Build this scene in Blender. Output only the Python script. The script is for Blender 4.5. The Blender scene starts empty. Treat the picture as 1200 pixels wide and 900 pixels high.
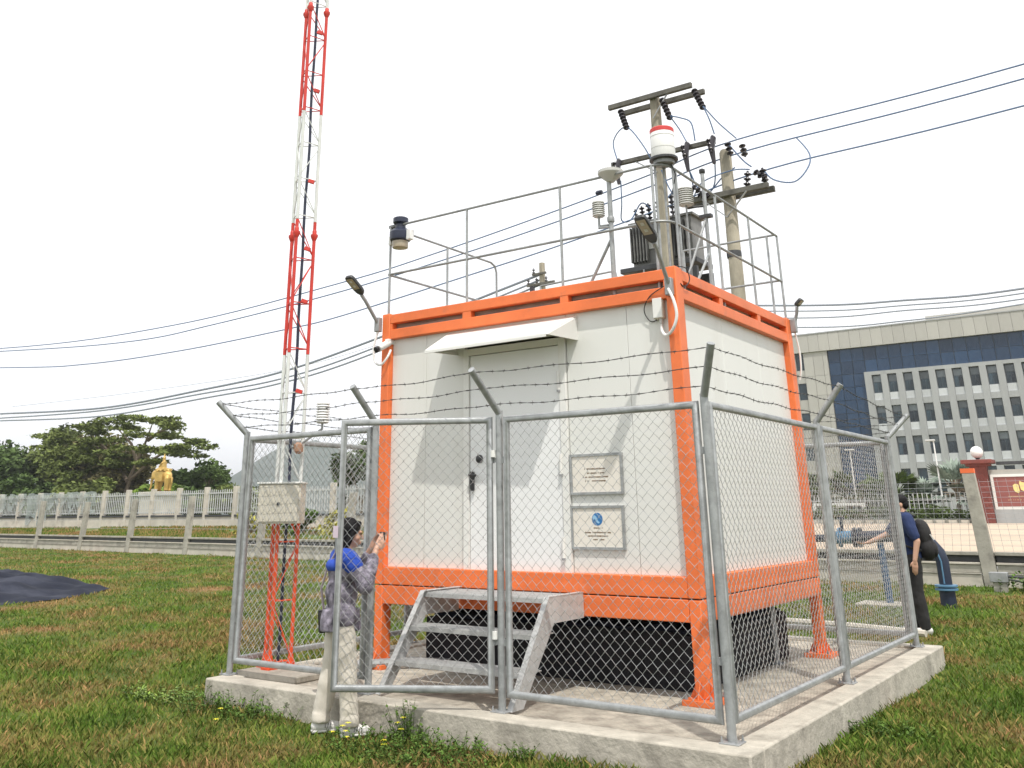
import bpy, bmesh, math, random
import numpy as np
from mathutils import Vector, Matrix
from math import radians as R, sin, cos, pi
random.seed(7); rng = np.random.default_rng(11)
S = bpy.context.scene; C = S.collection
# ------------------------------------------------------------------ camera
cam = bpy.data.cameras.new('camera'); co = bpy.data.objects.new('camera', cam); C.objects.link(co)
yaw, pit, rol = R(-35.539), R(18.95), R(-0.549)
fw = Vector((sin(yaw)*cos(pit), cos(yaw)*cos(pit), sin(pit))); rt = Vector((cos(yaw), -sin(yaw), 0)); up = rt.cross(fw)
r2 = rt*cos(rol)+up*sin(rol); u2 = up*cos(rol)-rt*sin(rol)
co.matrix_world = Matrix(((r2.x, u2.x, -fw.x, 2.959), (r2.y, u2.y, -fw.y, -6.659), (r2.z, u2.z, -fw.z, 1.263), (0, 0, 0, 1)))
cam.sensor_width = 36; cam.lens = 1074.41/1200*36
cam.shift_x = 23.633/1200; cam.shift_y = -218.753/1200
cam.clip_start = .05; cam.clip_end = 6000
S.camera = co
S.render.resolution_x = 1024; S.render.resolution_y = 768
# ------------------------------------------------------------------ light
sund = Vector((-.45, .39, -1.11)).normalized()
el = math.asin(-sund.z); az = math.atan2(-sund.x, -sund.y)
W = bpy.data.worlds.new('World'); S.world = W; W.use_nodes = True
nt = W.node_tree; N = nt.nodes; L = nt.links; bg = N['Background']
sky = N.new('ShaderNodeTexSky'); sky.sky_type = 'NISHITA'; sky.sun_disc = False
sky.sun_elevation = el; sky.sun_rotation = az; sky.air_density = 1.2; sky.dust_density = 4
sc = N.new('ShaderNodeVectorMath'); sc.operation = 'SCALE'; sc.inputs[3].default_value = .11
L.new(sky.outputs[0], sc.inputs[0])
tc = N.new('ShaderNodeTexCoord'); mp = N.new('ShaderNodeMapping'); mp.inputs['Scale'].default_value = (1.6, 1.6, 9)
nz = N.new('ShaderNodeTexNoise'); nz.inputs['Scale'].default_value = 1.7; nz.inputs['Detail'].default_value = 5
L.new(tc.outputs['Generated'], mp.inputs[0]); L.new(mp.outputs[0], nz.inputs[0])
cr = N.new('ShaderNodeMapRange'); cr.inputs['From Min'].default_value = .38; cr.inputs['From Max'].default_value = .52
cr.inputs['To Min'].default_value = .95; cr.inputs['To Max'].default_value = 1
L.new(nz.outputs[0], cr.inputs[0])
mx = N.new('ShaderNodeMix'); mx.data_type = 'RGBA'; mx.inputs['B'].default_value = (1.14, 1.15, 1.17, 1)
L.new(cr.outputs[0], mx.inputs['Factor']); L.new(sc.outputs[0], mx.inputs['A']); L.new(mx.outputs['Result'], bg.inputs[0])
bg.inputs[1].default_value = 1.0
sl = bpy.data.lights.new('sun', 'SUN'); so = bpy.data.objects.new('sun', sl); C.objects.link(so)
sl.energy = 3.2; sl.angle = R(.55); sl.color = (1, .955, .88)
so.rotation_euler = sund.to_track_quat('-Z', 'Y').to_euler(); so.location = (0, 0, 30)
S.view_settings.view_transform = 'Standard'; S.view_settings.look = 'None'
S.view_settings.exposure = .2; S.view_settings.gamma = 1

# ------------------------------------------------------------------ materials
def mat(name, col, rough=.6, metal=0, var=0, vs=4, col2=None, bump=0, bs=30, spec=.5, attr=None, stretch=None, col3=None, s3=1.0, t3=(.5, .65), jit=0, orn=0):
    m = bpy.data.materials.new(name); m.use_nodes = True
    n = m.node_tree.nodes; l = m.node_tree.links; b = n['Principled BSDF']
    b.inputs['Roughness'].default_value = rough; b.inputs['Metallic'].default_value = metal
    b.inputs['Specular IOR Level'].default_value = spec
    c1 = (*col, 1); b.inputs['Base Color'].default_value = c1
    t = n.new('ShaderNodeTexCoord'); src = t.outputs['Object']
    if stretch:
        q = n.new('ShaderNodeMapping'); q.inputs['Scale'].default_value = stretch; l.new(src, q.inputs[0]); src = q.outputs[0]
    out = None
    if var or col2:
        z = n.new('ShaderNodeTexNoise'); z.inputs['Scale'].default_value = vs; z.inputs['Detail'].default_value = 6; z.inputs['Roughness'].default_value = .65
        l.new(src, z.inputs[0])
        r = n.new('ShaderNodeValToRGB'); r.color_ramp.elements[0].position = .35; r.color_ramp.elements[1].position = .65
        a = col2 if col2 else tuple(c*(1-var) for c in col); d = col if col2 else tuple(min(1, c*(1+var*.6)) for c in col)
        r.color_ramp.elements[0].color = (*a, 1); r.color_ramp.elements[1].color = (*d, 1)
        l.new(z.outputs[0], r.inputs[0]); out = r.outputs[0]
    if col3:
        z = n.new('ShaderNodeTexNoise'); z.inputs['Scale'].default_value = s3; z.inputs['Detail'].default_value = 5; z.inputs['Roughness'].default_value = .6
        l.new(src, z.inputs[0]); mr = n.new('ShaderNodeMapRange'); mr.inputs[1].default_value = t3[0]; mr.inputs[2].default_value = t3[1]
        if jit:
            ja = n.new('ShaderNodeAttribute'); ja.attribute_name = 'rnd'; jm = n.new('ShaderNodeMath'); jm.operation = 'MULTIPLY_ADD'
            jm.inputs[1].default_value = jit; l.new(ja.outputs['Fac'], jm.inputs[0]); l.new(z.outputs[0], jm.inputs[2]); l.new(jm.outputs[0], mr.inputs[0])
        else: l.new(z.outputs[0], mr.inputs[0])
        x = n.new('ShaderNodeMix'); x.data_type = 'RGBA'; l.new(mr.outputs[0], x.inputs['Factor'])
        if out: l.new(out, x.inputs['A'])
        else: x.inputs['A'].default_value = c1
        x.inputs['B'].default_value = (*col3, 1); out = x.outputs['Result']
    if attr:
        a = n.new('ShaderNodeAttribute'); a.attribute_name = attr
        h = n.new('ShaderNodeMapRange'); h.inputs['To Min'].default_value = .62; h.inputs['To Max'].default_value = 1.45; l.new(a.outputs['Fac'], h.inputs[0])
        v = n.new('ShaderNodeVectorMath'); v.operation = 'SCALE'
        if out: l.new(out, v.inputs[0])
        else: v.inputs[0].default_value = col
        l.new(h.outputs[0], v.inputs[3]); out = v.outputs[0]
    if orn:
        oi = n.new('ShaderNodeObjectInfo'); h = n.new('ShaderNodeMapRange'); h.inputs['To Min'].default_value = 1-orn; h.inputs['To Max'].default_value = 1+orn; l.new(oi.outputs['Random'], h.inputs[0])
        v = n.new('ShaderNodeVectorMath'); v.operation = 'SCALE'
        if out: l.new(out, v.inputs[0])
        else: v.inputs[0].default_value = col
        l.new(h.outputs[0], v.inputs[3]); out = v.outputs[0]
    if out: l.new(out, b.inputs['Base Color'])
    if bump:
        z = n.new('ShaderNodeTexNoise'); z.inputs['Scale'].default_value = bs; z.inputs['Detail'].default_value = 6; l.new(src, z.inputs[0])
        u = n.new('ShaderNodeBump'); u.inputs['Strength'].default_value = bump; u.inputs['Distance'].default_value = .02
        l.new(z.outputs[0], u.inputs['Height']); l.new(u.outputs[0], b.inputs['Normal'])
    return m
M = {}
M['galv'] = mat('galvanised_steel', (.365, .38, .385), .42, .3, .2, 9, bump=.08, bs=60, col3=(.24, .25, .25), s3=14, t3=(.5, .75))
M['galvdull'] = mat('dull_galvanised', (.32, .33, .335), .5, .25, .2, 7)
M['wire'] = mat('mesh_wire', (.40, .41, .41), .42, .4)
M['barb'] = mat('barb_wire', (.09, .09, .09), .6, .5, .3, 40)
M['orange'] = mat('orange_paint', (.80, .18, .048), .45, 0, .12, 3, bump=.08, bs=14, col3=(.50, .15, .075), s3=5, t3=(.60, .8))
M['orange2'] = mat('orange_paint_dusty_shaded', (.74, .19, .07), .55, 0, .14, 4, col3=(.5, .26, .18), s3=3, t3=(.58, .8))  # dusty pinkish orange, with the side stand beams' shading put into the colour
M['panel'] = mat('sandwich_panel', (.715, .72, .69), .42, 0, .02, .9, bump=.02, bs=3, col3=(.64, .635, .59), s3=3.2, t3=(.52, .85), stretch=(1, 1, .12))
M['door'] = mat('door_panel', (.80, .81, .81), .4, 0, .015, 1)
M['trim'] = mat('white_trim', (.76, .76, .73), .4, 0, .03, 2)
M['roofgrey'] = mat('stained_roof_edge', (.36, .33, .31), .7, 0, .5, 3, stretch=(1, 1, 9))
M['gap'] = mat('dark_joint', (.05, .048, .045), .8)
M['conc'] = mat('concrete', (.47, .435, .37), .9, 0, .22, 3, bump=.45, bs=28, col3=(.24, .22, .185), s3=3.2, t3=(.50, .72))
M['concfloor'] = mat('rough_concrete', (.46, .42, .35), .95, 0, .32, 6, bump=.9, bs=13, col3=(.27, .24, .20), s3=7, t3=(.5, .7))
M['concold'] = mat('aged_concrete', (.38, .36, .31), .92, 0, .25, 2.5, bump=.3, bs=18, col3=(.2, .185, .165), s3=3, t3=(.55, .75))
M['concpale'] = mat('pale_concrete', (.55, .51, .44), .9, 0, .15, 1.2, bump=.2, bs=12, col3=(.36, .34, .29), s3=2, t3=(.55, .75))
M['black'] = mat('black_plastic', (.018, .019, .022), .45)
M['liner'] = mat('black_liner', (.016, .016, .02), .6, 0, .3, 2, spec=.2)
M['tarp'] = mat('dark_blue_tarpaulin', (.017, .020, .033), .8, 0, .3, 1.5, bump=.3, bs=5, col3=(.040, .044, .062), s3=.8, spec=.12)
M['tgrey'] = mat('transformer_grey', (.20, .20, .195), .5, .1, .15, 4)
M['stairsteel'] = mat('stair_steel', (.50, .505, .50), .5, .2, .15, 9, bump=.06, bs=60)
M['dark'] = mat('dark_metal', (.06, .062, .066), .5, .3, .2, 6)
M['navy'] = mat('navy_casing', (.022, .028, .055), .35)
M['lens'] = mat('lamp_glass', (.42, .36, .27), .25)
M['greyplastic'] = mat('grey_plastic', (.55, .55, .53), .5, 0, .06, 5)
M['white'] = mat('white_plastic', (.78, .78, .77), .4)
M['red'] = mat('red_band', (.62, .05, .045), .45)
M['mastred'] = mat('mast_red', (.60, .045, .03), .45, 0, .15, 9)
M['mastorange'] = mat('mast_orange', (.80, .10, .03), .45, 0, .15, 9)
M['mastwhite'] = mat('mast_white', (.66, .68, .66), .45, 0, .12, 6)
M['cream'] = mat('cream_steel', (.62, .58, .49), .5, 0, .07, 4)
M['pole'] = mat('weathered_pole', (.33, .30, .235), .9, 0, .28, 3, bump=.3, bs=20, stretch=(1, 1, .4))
M['arm'] = mat('cross_arm_concrete', (.125, .12, .105), .9, 0, .35, 5)
M['insul'] = mat('brown_black_porcelain', (.028, .024, .03), .25)
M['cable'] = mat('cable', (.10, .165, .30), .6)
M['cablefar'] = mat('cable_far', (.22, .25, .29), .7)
M['stone'] = mat('stone_cladding', (.43, .42, .385), .75, 0, .1, .6, orn=.07, col3=(.33, .32, .29), s3=.5, t3=(.55, .8), stretch=(1, 1, .25))
M['stoneg'] = mat('grey_render', (.365, .375, .375), .8, 0, .12, .5, orn=.05, col3=(.27, .275, .275), s3=.7, t3=(.52, .8), stretch=(1, 1, .2))
M['spandrel'] = mat('pale_spandrel', (.52, .54, .55), .6, 0, .08, .7, orn=.12)
M['cglass'] = mat('blue_curtain_glass', (.018, .050, .108), .12, 0, .35, .12, spec=.45, orn=.30)
M['wglass'] = mat('window_glass', (.028, .05, .065), .1, 0, .5, .6, spec=.5, orn=.6)
M['blind'] = mat('blind_behind_glass', (.13, .15, .165), .25, 0, .2, .6, orn=.45)
M['frame'] = mat('window_frame', (.10, .115, .13), .5)
M['brick'] = mat('red_brick', (.20, .055, .045), .8, 0, .2, 6)
M['maroon'] = mat('maroon_panel', (.27, .085, .075), .5, 0, .08, 1)
M['gold'] = mat('gold_paint', (.58, .39, .12), .45, .45, .35, 1.5)
M['picket'] = mat('picket_paint', (.50, .51, .50), .6, 0, .12, 1)
M['net'] = mat('green_netting', (.40, .45, .44), .8, 0, .25, 1.2)
M['net'].node_tree.nodes['Principled BSDF'].inputs['Alpha'].default_value = .5
M['road'] = mat('road_concrete', (.50, .40, .30), .95, 0, .08, .6, col3=(.42, .34, .26), s3=.25)
M['bark'] = mat('bark', (.21, .165, .115), .9, 0, .3, 2)
M['leaf'] = mat('tree_leaf', (.155, .185, .050), .7, 0, 0, .12, col2=(.095, .125, .036), attr='rnd', spec=.15)
M['leafdk'] = mat('tree_leaf_dark', (.100, .150, .042), .7, 0, 0, .12, col2=(.058, .095, .03), attr='rnd', spec=.15)
M['leafbr'] = mat('tree_leaf_brown', (.175, .155, .068), .7, 0, 0, .12, col2=(.11, .105, .045), attr='rnd', spec=.15)
M['leaflt'] = mat('bright_leaf', (.17, .26, .03), .55, attr='rnd')
M['leafyl'] = mat('yellow_leaf', (.36, .34, .05), .55, attr='rnd')
M['leafsv'] = mat('silver_palm_leaf', (.22, .27, .22), .55, attr='rnd')
M['leafmd'] = mat('hedge_leaf', (.08, .115, .032), .7, attr='rnd', spec=.15)
M['weed'] = mat('weed_leaf', (.085, .15, .028), .7, attr='rnd', spec=.15)
M['flower'] = mat('yellow_flower', (.75, .68, .03), .5)
M['hill'] = mat('hill_forest', (.052, .075, .06), .95, 0, .3, .01)
M['skin'] = mat('skin', (.56, .33, .235), .5, 0, .06, 12)
M['hair'] = mat('black_hair', (.008, .007, .008), .6, spec=.2, bump=.3, bs=90)
M['trouser'] = mat('cream_trousers', (.62, .575, .50), .85, 0, .05, 8, bump=.25, bs=14)
M['jacket'] = mat('patterned_jacket', (.34, .31, .38), .85, 0, 0, 19, col2=(.06, .055, .07), bump=.2, bs=18, stretch=(1, 1, 1))
M['blue'] = mat('royal_blue_cloth', (.02, .07, .42), .8)
M['polo'] = mat('navy_polo', (.016, .032, .105), .85, 0, .15, 8, bump=.25, bs=14)
M['blackcloth'] = mat('black_cloth', (.018, .017, .018), .85, 0, .2, 9, bump=.25, bs=14)
M['shoe'] = mat('white_shoe', (.68, .67, .64), .55)
M['shoedk'] = mat('shoe_stripe', (.05, .055, .07), .5)
M['pink'] = mat('pale_pink_tag', (.62, .52, .60), .6)
M['bluepipe'] = mat('blue_pipe_paint', (.03, .085, .17), .4, 0, .2, 5)
M['bluedk'] = mat('dark_blue_pipe', (.012, .02, .045), .5, 0, .2, 5)
M['bluelt'] = mat('light_blue_flange', (.09, .20, .32), .45, 0, .1, 6)
M['paper'] = mat('sign_face', (.76, .72, .65), .5, 0, .02, 2)
M['ink'] = mat('brown_print', (.16, .10, .05), .6)
M['inkg'] = mat('pale_gold_print', (.52, .33, .18), .5)
M['logoblue'] = mat('logo_blue', (.03, .17, .42), .5)
M['logolt'] = mat('logo_pale_blue', (.30, .52, .72), .5)
M['tape'] = mat('orange_tape', (.8, .16, .05), .6)
M['globe'] = mat('opal_globe', (.82, .82, .80), .25)
M['soil'] = mat('lawn_soil', (.095, .130, .032), .95, 0, 0, 1.6, col2=(.055, .085, .020), bump=.8, bs=25, col3=(.22, .135, .065), s3=.62, t3=(.48, .70), spec=.08)
M['verge'] = mat('verge_grass', (.125, .165, .045), .95, 0, 0, 1.1, col2=(.065, .095, .026), bump=.9, bs=3, col3=(.30, .235, .14), s3=.30, t3=(.50, .62), spec=.08)
def grassmat(name, g1, g2, dry, t3):
    return mat(name, g1, .85, 0, 0, 1.6, col2=g2, attr='rnd', col3=dry, s3=.62, t3=t3, spec=.08, jit=.30)
M['grass'] = grassmat('grass_blades', (.150, .238, .036), (.075, .142, .022), (.30, .18, .082), (.56, .82))

# ------------------------------------------------------------------ mesh helpers
def V(*a): return Vector(a)
class MB:
    def __init__(s): s.v = []; s.f = []
    def add(s, vs, fs):
        o = len(s.v); s.v += [tuple(p) for p in vs]; s.f += [tuple(i+o for i in f) for f in fs]; return s
    def box(s, x0, x1, y0, y1, z0, z1, mtx=None):
        p = [V(x, y, z) for x in (x0, x1) for y in (y0, y1) for z in (z0, z1)]
        if mtx: p = [mtx @ q for q in p]
        return s.add(p, [(0, 1, 3, 2), (4, 6, 7, 5), (0, 4, 5, 1), (2, 3, 7, 6), (0, 2, 6, 4), (1, 5, 7, 3)])
    def beam(s, a, b, w, h, upv=(0, 0, 1)):
        a = V(*a); b = V(*b); d = (b-a).normalized(); u = V(*upv)
        if abs(d.dot(u)) > .99: u = V(1, 0, 0)
        x = d.cross(u).normalized()*w/2; y = x.cross(d).normalized()*h/2
        p = [a-x-y, a+x-y, a+x+y, a-x+y, b-x-y, b+x-y, b+x+y, b-x+y]
        return s.add(p, [(0, 3, 2, 1), (4, 5, 6, 7), (0, 1, 5, 4), (1, 2, 6, 5), (2, 3, 7, 6), (3, 0, 4, 7)])
    def tube(s, pts, r, n=8, closed=False, caps=True):
        pts = [V(*p) for p in pts]; k = len(pts); rr = r if isinstance(r, (list, tuple)) else [r]*k
        pu = None; rings = []; nfix = None
        if closed and k > 2:
            nfix = (pts[1]-pts[0]).cross(pts[2]-pts[1]).normalized()
        for i, p in enumerate(pts):
            a = pts[i-1] if (i > 0 or closed) else None; b = pts[(i+1) % k] if (i < k-1 or closed) else None
            d0 = (p-a).normalized() if a is not None else (b-p).normalized()
            d1 = (b-p).normalized() if b is not None else d0
            t = (d0+d1)
            if t.length < 1e-5: t = d0
            t.normalize(); mit = 1/max(.45, t.dot(d0))
            if pu is None:
                pu = V(0, 0, 1) if abs(t.z) < .9 else V(1, 0, 0)
            if nfix is not None: pu = nfix
            u = (pu - t*pu.dot(t))
            if u.length < 1e-4: u = V(1, 0, 0)-t*t.x
            u.normalize(); w = t.cross(u); pu = u
            bd = (d0-d1); ml = bd.length
            ring = []
            for j in range(n):
                an = 2*pi*j/n; o = (u*cos(an)+w*sin(an))*rr[i]
                if ml > .05:
                    e = bd.normalized(); o = o+e*(o.dot(e)*(mit-1))
                ring.append(p+o)
            rings.append(ring)
        vs = [q for g in rings for q in g]; fs = []
        m = k if closed else k-1
        for i in range(m):
            for j in range(n):
                a = i*n+j; b = i*n+(j+1) % n; c = ((i+1) % k)*n+(j+1) % n; d = ((i+1) % k)*n+j
                fs.append((a, b, c, d))
        if caps and not closed: fs.append(tuple(range(n))[::-1]); fs.append(tuple((k-1)*n+j for j in range(n)))
        return s.add(vs, fs)
    def lathe(s, prof, c=(0, 0, 0), n=16, axis=None):
        c = V(*c); q = (V(0, 0, 1).rotation_difference(V(*axis).normalized())).to_matrix() if axis else None
        vs = []
        for r, z in prof:
            for j in range(n):
                p = V(r*cos(2*pi*j/n), r*sin(2*pi*j/n), z)
                vs.append(c+(q @ p if q else p))
        fs = []
        for i in range(len(prof)-1):
            for j in range(n): fs.append((i*n+j, i*n+(j+1) % n, (i+1)*n+(j+1) % n, (i+1)*n+j))
        fs.append(tuple(range(n))[::-1]); fs.append(tuple((len(prof)-1)*n+j for j in range(n)))
        return s.add(vs, fs)
    def sph(s, c, rx, ry=None, rz=None, n=12, m=8, rot=None):
        ry = rx if ry is None else ry; rz = rx if rz is None else rz; c = V(*c)
        vs = [V(0, 0, -rz)]
        for i in range(1, m):
            th = pi*i/m-pi/2
            for j in range(n): vs.append(V(rx*cos(th)*cos(2*pi*j/n), ry*cos(th)*sin(2*pi*j/n), rz*sin(th)))
        vs.append(V(0, 0, rz))
        if rot: vs = [rot @ p for p in vs]
        vs = [c+p for p in vs]; fs = []
        for j in range(n): fs.append((0, 1+(j+1) % n, 1+j))
        for i in range(m-2):
            for j in range(n): fs.append((1+i*n+j, 1+i*n+(j+1) % n, 1+(i+1)*n+(j+1) % n, 1+(i+1)*n+j))
        e = len(vs)-1; b = 1+(m-2)*n
        for j in range(n): fs.append((b+j, b+(j+1) % n, e))
        return s.add(vs, fs)
    def cap(s, a, b, ra, rb, n=10):   # tapered capsule
        s.tube([a, b], [ra, rb], n); s.sph(a, ra, n=n, m=6); s.sph(b, rb, n=n, m=6); return s
    def prism(s, poly, ext):          # poly: 3-D loop, ext: vector
        e = V(*ext); a = [V(*p) for p in poly]; k = len(a)
        return s.add(a+[p+e for p in a], [tuple(range(k)), tuple(range(2*k-1, k-1, -1))]+[(i, i+k, (i+1) % k+k, (i+1) % k) for i in range(k)])
    def xf(s, m): s.v = [tuple(m @ V(*p)) for p in s.v]; return s
    def mesh(s, name, m, smooth=None):
        me = bpy.data.meshes.new(name); me.from_pydata(s.v, [], s.f)
        bm = bmesh.new(); bm.from_mesh(me); bmesh.ops.recalc_face_normals(bm, faces=bm.faces[:]); bm.to_mesh(me); bm.free()
        me.materials.append(M[m] if isinstance(m, str) else m)
        if smooth is not None:
            me.shade_smooth()
            if smooth < 180: me.set_sharp_from_angle(angle=R(smooth))
        return me
def wloc(p):
    l = V(0, 0, 0)
    while p is not None: l += p.location; p = p.parent
    return l
def tag(o, label=None, cat=None, group=None, kind=None):
    if label: o['label'] = label
    if cat: o['category'] = cat
    if group: o['group'] = group
    if kind: o['kind'] = kind
    return o
def thing(name, label, cat, loc=(0, 0, 0), group=None, kind=None, rz=0):
    o = bpy.data.objects.new(name, None); C.objects.link(o); o.location = loc; o.rotation_euler = (0, 0, rz); o.empty_display_size = .1
    return tag(o, label, cat, group, kind)
def part(name, mb, m, parent=None, smooth=38, local=False, bevel=0, label=None, kind=None):
    """mesh coordinates are given in world space unless local; parented under an unrotated thing"""
    if parent is not None and not local:
        l = wloc(parent); mb.v = [(p[0]-l.x, p[1]-l.y, p[2]-l.z) for p in mb.v]
    me = mb.mesh(name, m, smooth); o = bpy.data.objects.new(name, me); C.objects.link(o); o.parent = parent
    if bevel:
        b = o.modifiers.new('bevel', 'BEVEL'); b.width = bevel; b.segments = 2; b.limit_method = 'ANGLE'
    if label: o['label'] = label
    if kind: o['kind'] = kind
    return o
def solo(name, mb, m, label, cat, loc=(0, 0, 0), group=None, kind=None, smooth=38, bevel=0):
    l = V(*loc); mb.v = [(p[0]-l.x, p[1]-l.y, p[2]-l.z) for p in mb.v]
    o = part(name, mb, m, None, smooth, True, bevel); o.location = l
    return tag(o, label, cat, group, kind)
def inst(o, name, parent, loc):
    """another piece sharing mesh data; loc is the offset in the parent's space"""
    c = bpy.data.objects.new(name, o.data); C.objects.link(c); c.parent = parent; c.location = loc
    for md in o.modifiers:
        if md.type == 'BEVEL':
            b = c.modifiers.new('bevel', 'BEVEL'); b.width = md.width; b.segments = md.segments; b.limit_method = 'ANGLE'
    return c
def copy_tree(o, parent=None):
    c = o.copy(); C.objects.link(c); c.parent = parent
    for ch in [q for q in bpy.data.objects if q.parent == o]: copy_tree(ch, c)
    return c
ct = bpy.data.textures.new('cloth_folds', 'CLOUDS'); ct.noise_scale = .12; ct.noise_depth = 1
def fold(o, k):
    d = o.modifiers.new('folds', 'DISPLACE'); d.texture = ct; d.strength = k; d.mid_level = .5; d.texture_coords = 'LOCAL'; return o
def remesh(o, vox, it=4):
    r = o.modifiers.new('r', 'REMESH'); r.mode = 'VOXEL'; r.voxel_size = vox; r.use_smooth_shade = True
    if it:
        s = o.modifiers.new('s', 'SMOOTH'); s.factor = .5; s.iterations = it
    return o
def rawmesh(name, verts, faces_flat, per, m, rnd=None):
    """numpy mesh: faces all with `per` corners"""
    me = bpy.data.meshes.new(name); nv = len(verts); nf = len(faces_flat)//per
    me.vertices.add(nv); me.vertices.foreach_set('co', np.ascontiguousarray(verts, dtype=np.float32).ravel())
    me.loops.add(nf*per); me.loops.foreach_set('vertex_index', np.asarray(faces_flat, dtype=np.int32))
    me.polygons.add(nf); me.polygons.foreach_set('loop_start', np.arange(0, nf*per, per, dtype=np.int32))
    me.update(calc_edges=True); me.materials.append(M[m] if isinstance(m, str) else m)
    if rnd is not None:
        a = me.attributes.new('rnd', 'FLOAT', 'POINT'); a.data.foreach_set('value', np.asarray(rnd, dtype=np.float32))
    o = bpy.data.objects.new(name, me); C.objects.link(o); return o

# ------------------------------------------------------------------ ground
G = -.2
def wall_y(x): return 14.6-.1*x
def sheet(name, xs, ys, zf, m, kind='structure'):
    mb = MB(); nx = len(xs)
    mb.v = [(x, (y(x) if callable(y) else y), 0) for y in ys for x in xs]
    mb.v = [(x, y, zf(x, y)) for x, y, _ in mb.v]
    mb.f = [(j*nx+i, j*nx+i+1, (j+1)*nx+i+1, (j+1)*nx+i) for j in range(len(ys)-1) for i in range(nx-1)]
    o = part(name, mb, m, None, 180, True); o['kind'] = kind; return o
def lump(x, y): return .016*sin(x*1.9+1.3*sin(y*1.1))*sin(y*1.7+.7)+.012*sin(x*4.3+y*2.9)
xs = [-400, -200, -120, -80, -60, -50, -44]+[-40+.5*i for i in range(101)]+[14, 20, 40, 90, 200]
ys = [-200, -90, -40, -25]+[-16+.5*i for i in range(59)]+[lambda x: min(13.4, 13.4)+0*x, wall_y]
ys = [-200, -90, -40, -25]+[-16+.5*i for i in range(58)]+[wall_y]
sheet('lawn', xs, ys, lambda x, y: G+(lump(x, y) if y < 12.4 else 0), 'soil')
def vz(x, y):
    s = max(0, min(1, (y-wall_y(x))/7.0)); return .18+.42*s*(1 if x < -23 else .1)
xs2 = [-3000, -1200, -600, -300, -150, -100, -80, -60, -50, -40, -30, -24, -18, -10, 0, 20, 60, 150, 400, 1200, 3000]
ys2 = [wall_y, lambda x: wall_y(x)+2, lambda x: wall_y(x)+7, lambda x: wall_y(x)+12, lambda x: max(60, wall_y(x)+30), lambda x: wall_y(x)+500, lambda x: wall_y(x)+1200, lambda x: wall_y(x)+3500]
sheet('verge', xs2, ys2, vz, 'verge')
rd = MB()
rx = [-26, -19, -12, -6, 0, 10, 30, 90]; rl = [lambda x: wall_y(x)+.14, lambda x: 22, lambda x: 30, lambda x: 40, lambda x: 54.0]
def rz_(x, y): return .215 if x < -25 else .42
sheet('road', rx, rl, rz_, 'road')
# hills: real ridge far behind, forested
hp = MB(); hx = [-2600+60*i for i in range(66)]
def ridge(x):
    b = 62+20*sin(x/310+.4)+13*sin(x/130+2)+7*sin(x/60)
    g = 56*math.exp(-((x+960)/150)**2)+46*math.exp(-((x+1700)/260)**2)
    d = -38*math.exp(-((x+1180)/80)**2)
    return max(8, b*(.55 if x > -800 else .62)+g+d)
rows = [(900-170, 0), (900-80, .55), (900, 1), (900+120, .7), (900+300, 0)]
hp.v = [(x+15*sin(j*3+x), y+20*sin(x/90+j), ridge(x)*k*(1+.05*sin(x/23+j*2))) for j, (y, k) in enumerate(rows) for x in hx]
hp.f = [(j*len(hx)+i, j*len(hx)+i+1, (j+1)*len(hx)+i+1, (j+1)*len(hx)+i) for j in range(4) for i in range(len(hx)-1)]
o = part('hills', hp, 'hill', None, 180, True); o['kind'] = 'structure'

# ------------------------------------------------------------------ concrete slab with raised kerb
SX0, SX1, SY0, SY1 = -3.85, .77, -1.23, 3.86
sb = solo('concrete_slab', MB().box(SX0+.2, SX1-.2, SY0+.2, SY1-.2, -.35, -.022), 'concfloor', None, None, kind='structure', bevel=0)
def kerbmb(a, b, c, d): return MB().box(a, b, c, d, -.35, 0)
for k in (kerbmb(SX0, SX1, SY0, SY0+.2), kerbmb(SX0, SX1, SY1-.2, SY1), kerbmb(SX0, SX0+.2, SY0+.2, SY1-.2), kerbmb(SX1-.2, SX1, SY0+.2, SY1-.2)):
    part('kerb', k, 'conc', sb, 38, False, .012)
# ------------------------------------------------------------------ equipment cabin
Wc, D, zb, zt = 3.14, 2.78, .66, 3.11
cab = thing('equipment_cabin', 'white panelled equipment cabin in a bright orange steel frame on four legs', 'cabin', (-1.57, 1.39, 0))
O = 'orange'; bv = .006
def P(name, mb, m, par=cab, **k): return part(name, mb, m, par, **k)
cw, cy_ = .095, .13
for x0, x1, y0, y1 in ((-Wc, -Wc+cw, 0, cy_), (-cw, 0, 0, cy_), (-Wc, -Wc+cw, D-cy_, D), (-cw, 0, D-cy_, D)):
    P('corner_column', MB().box(x0, x1, y0, y1, zb, zt+.012), O, bevel=bv)
e = .004
for yy0, yy1 in ((e, .075), (D-.075, D-e)):
    P('top_rail', MB().box(-Wc+cw, -cw, yy0, yy1, 3.02, zt), O, bevel=bv)
    P('upper_beam', MB().box(-Wc+cw, -cw, yy0, yy1, 2.868, 2.962), O, bevel=bv)
    P('floor_beam', MB().box(-Wc+cw, -cw, yy0, yy1, zb, .805), O, bevel=bv)
    P('stand_beam', MB().box(-Wc+cw, -cw, yy0+.002, yy1+.02, .50, zb-.008), O, bevel=bv)
    for a, b in ((-Wc+cw, -Wc+cw+.03), (-2.15, -2.055), (-1.09, -1.01), (-cw-.02, -cw)):
        P('rail_block', MB().box(a, b, yy0+.003, yy1-.003, 2.962, 3.02), O)
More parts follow.
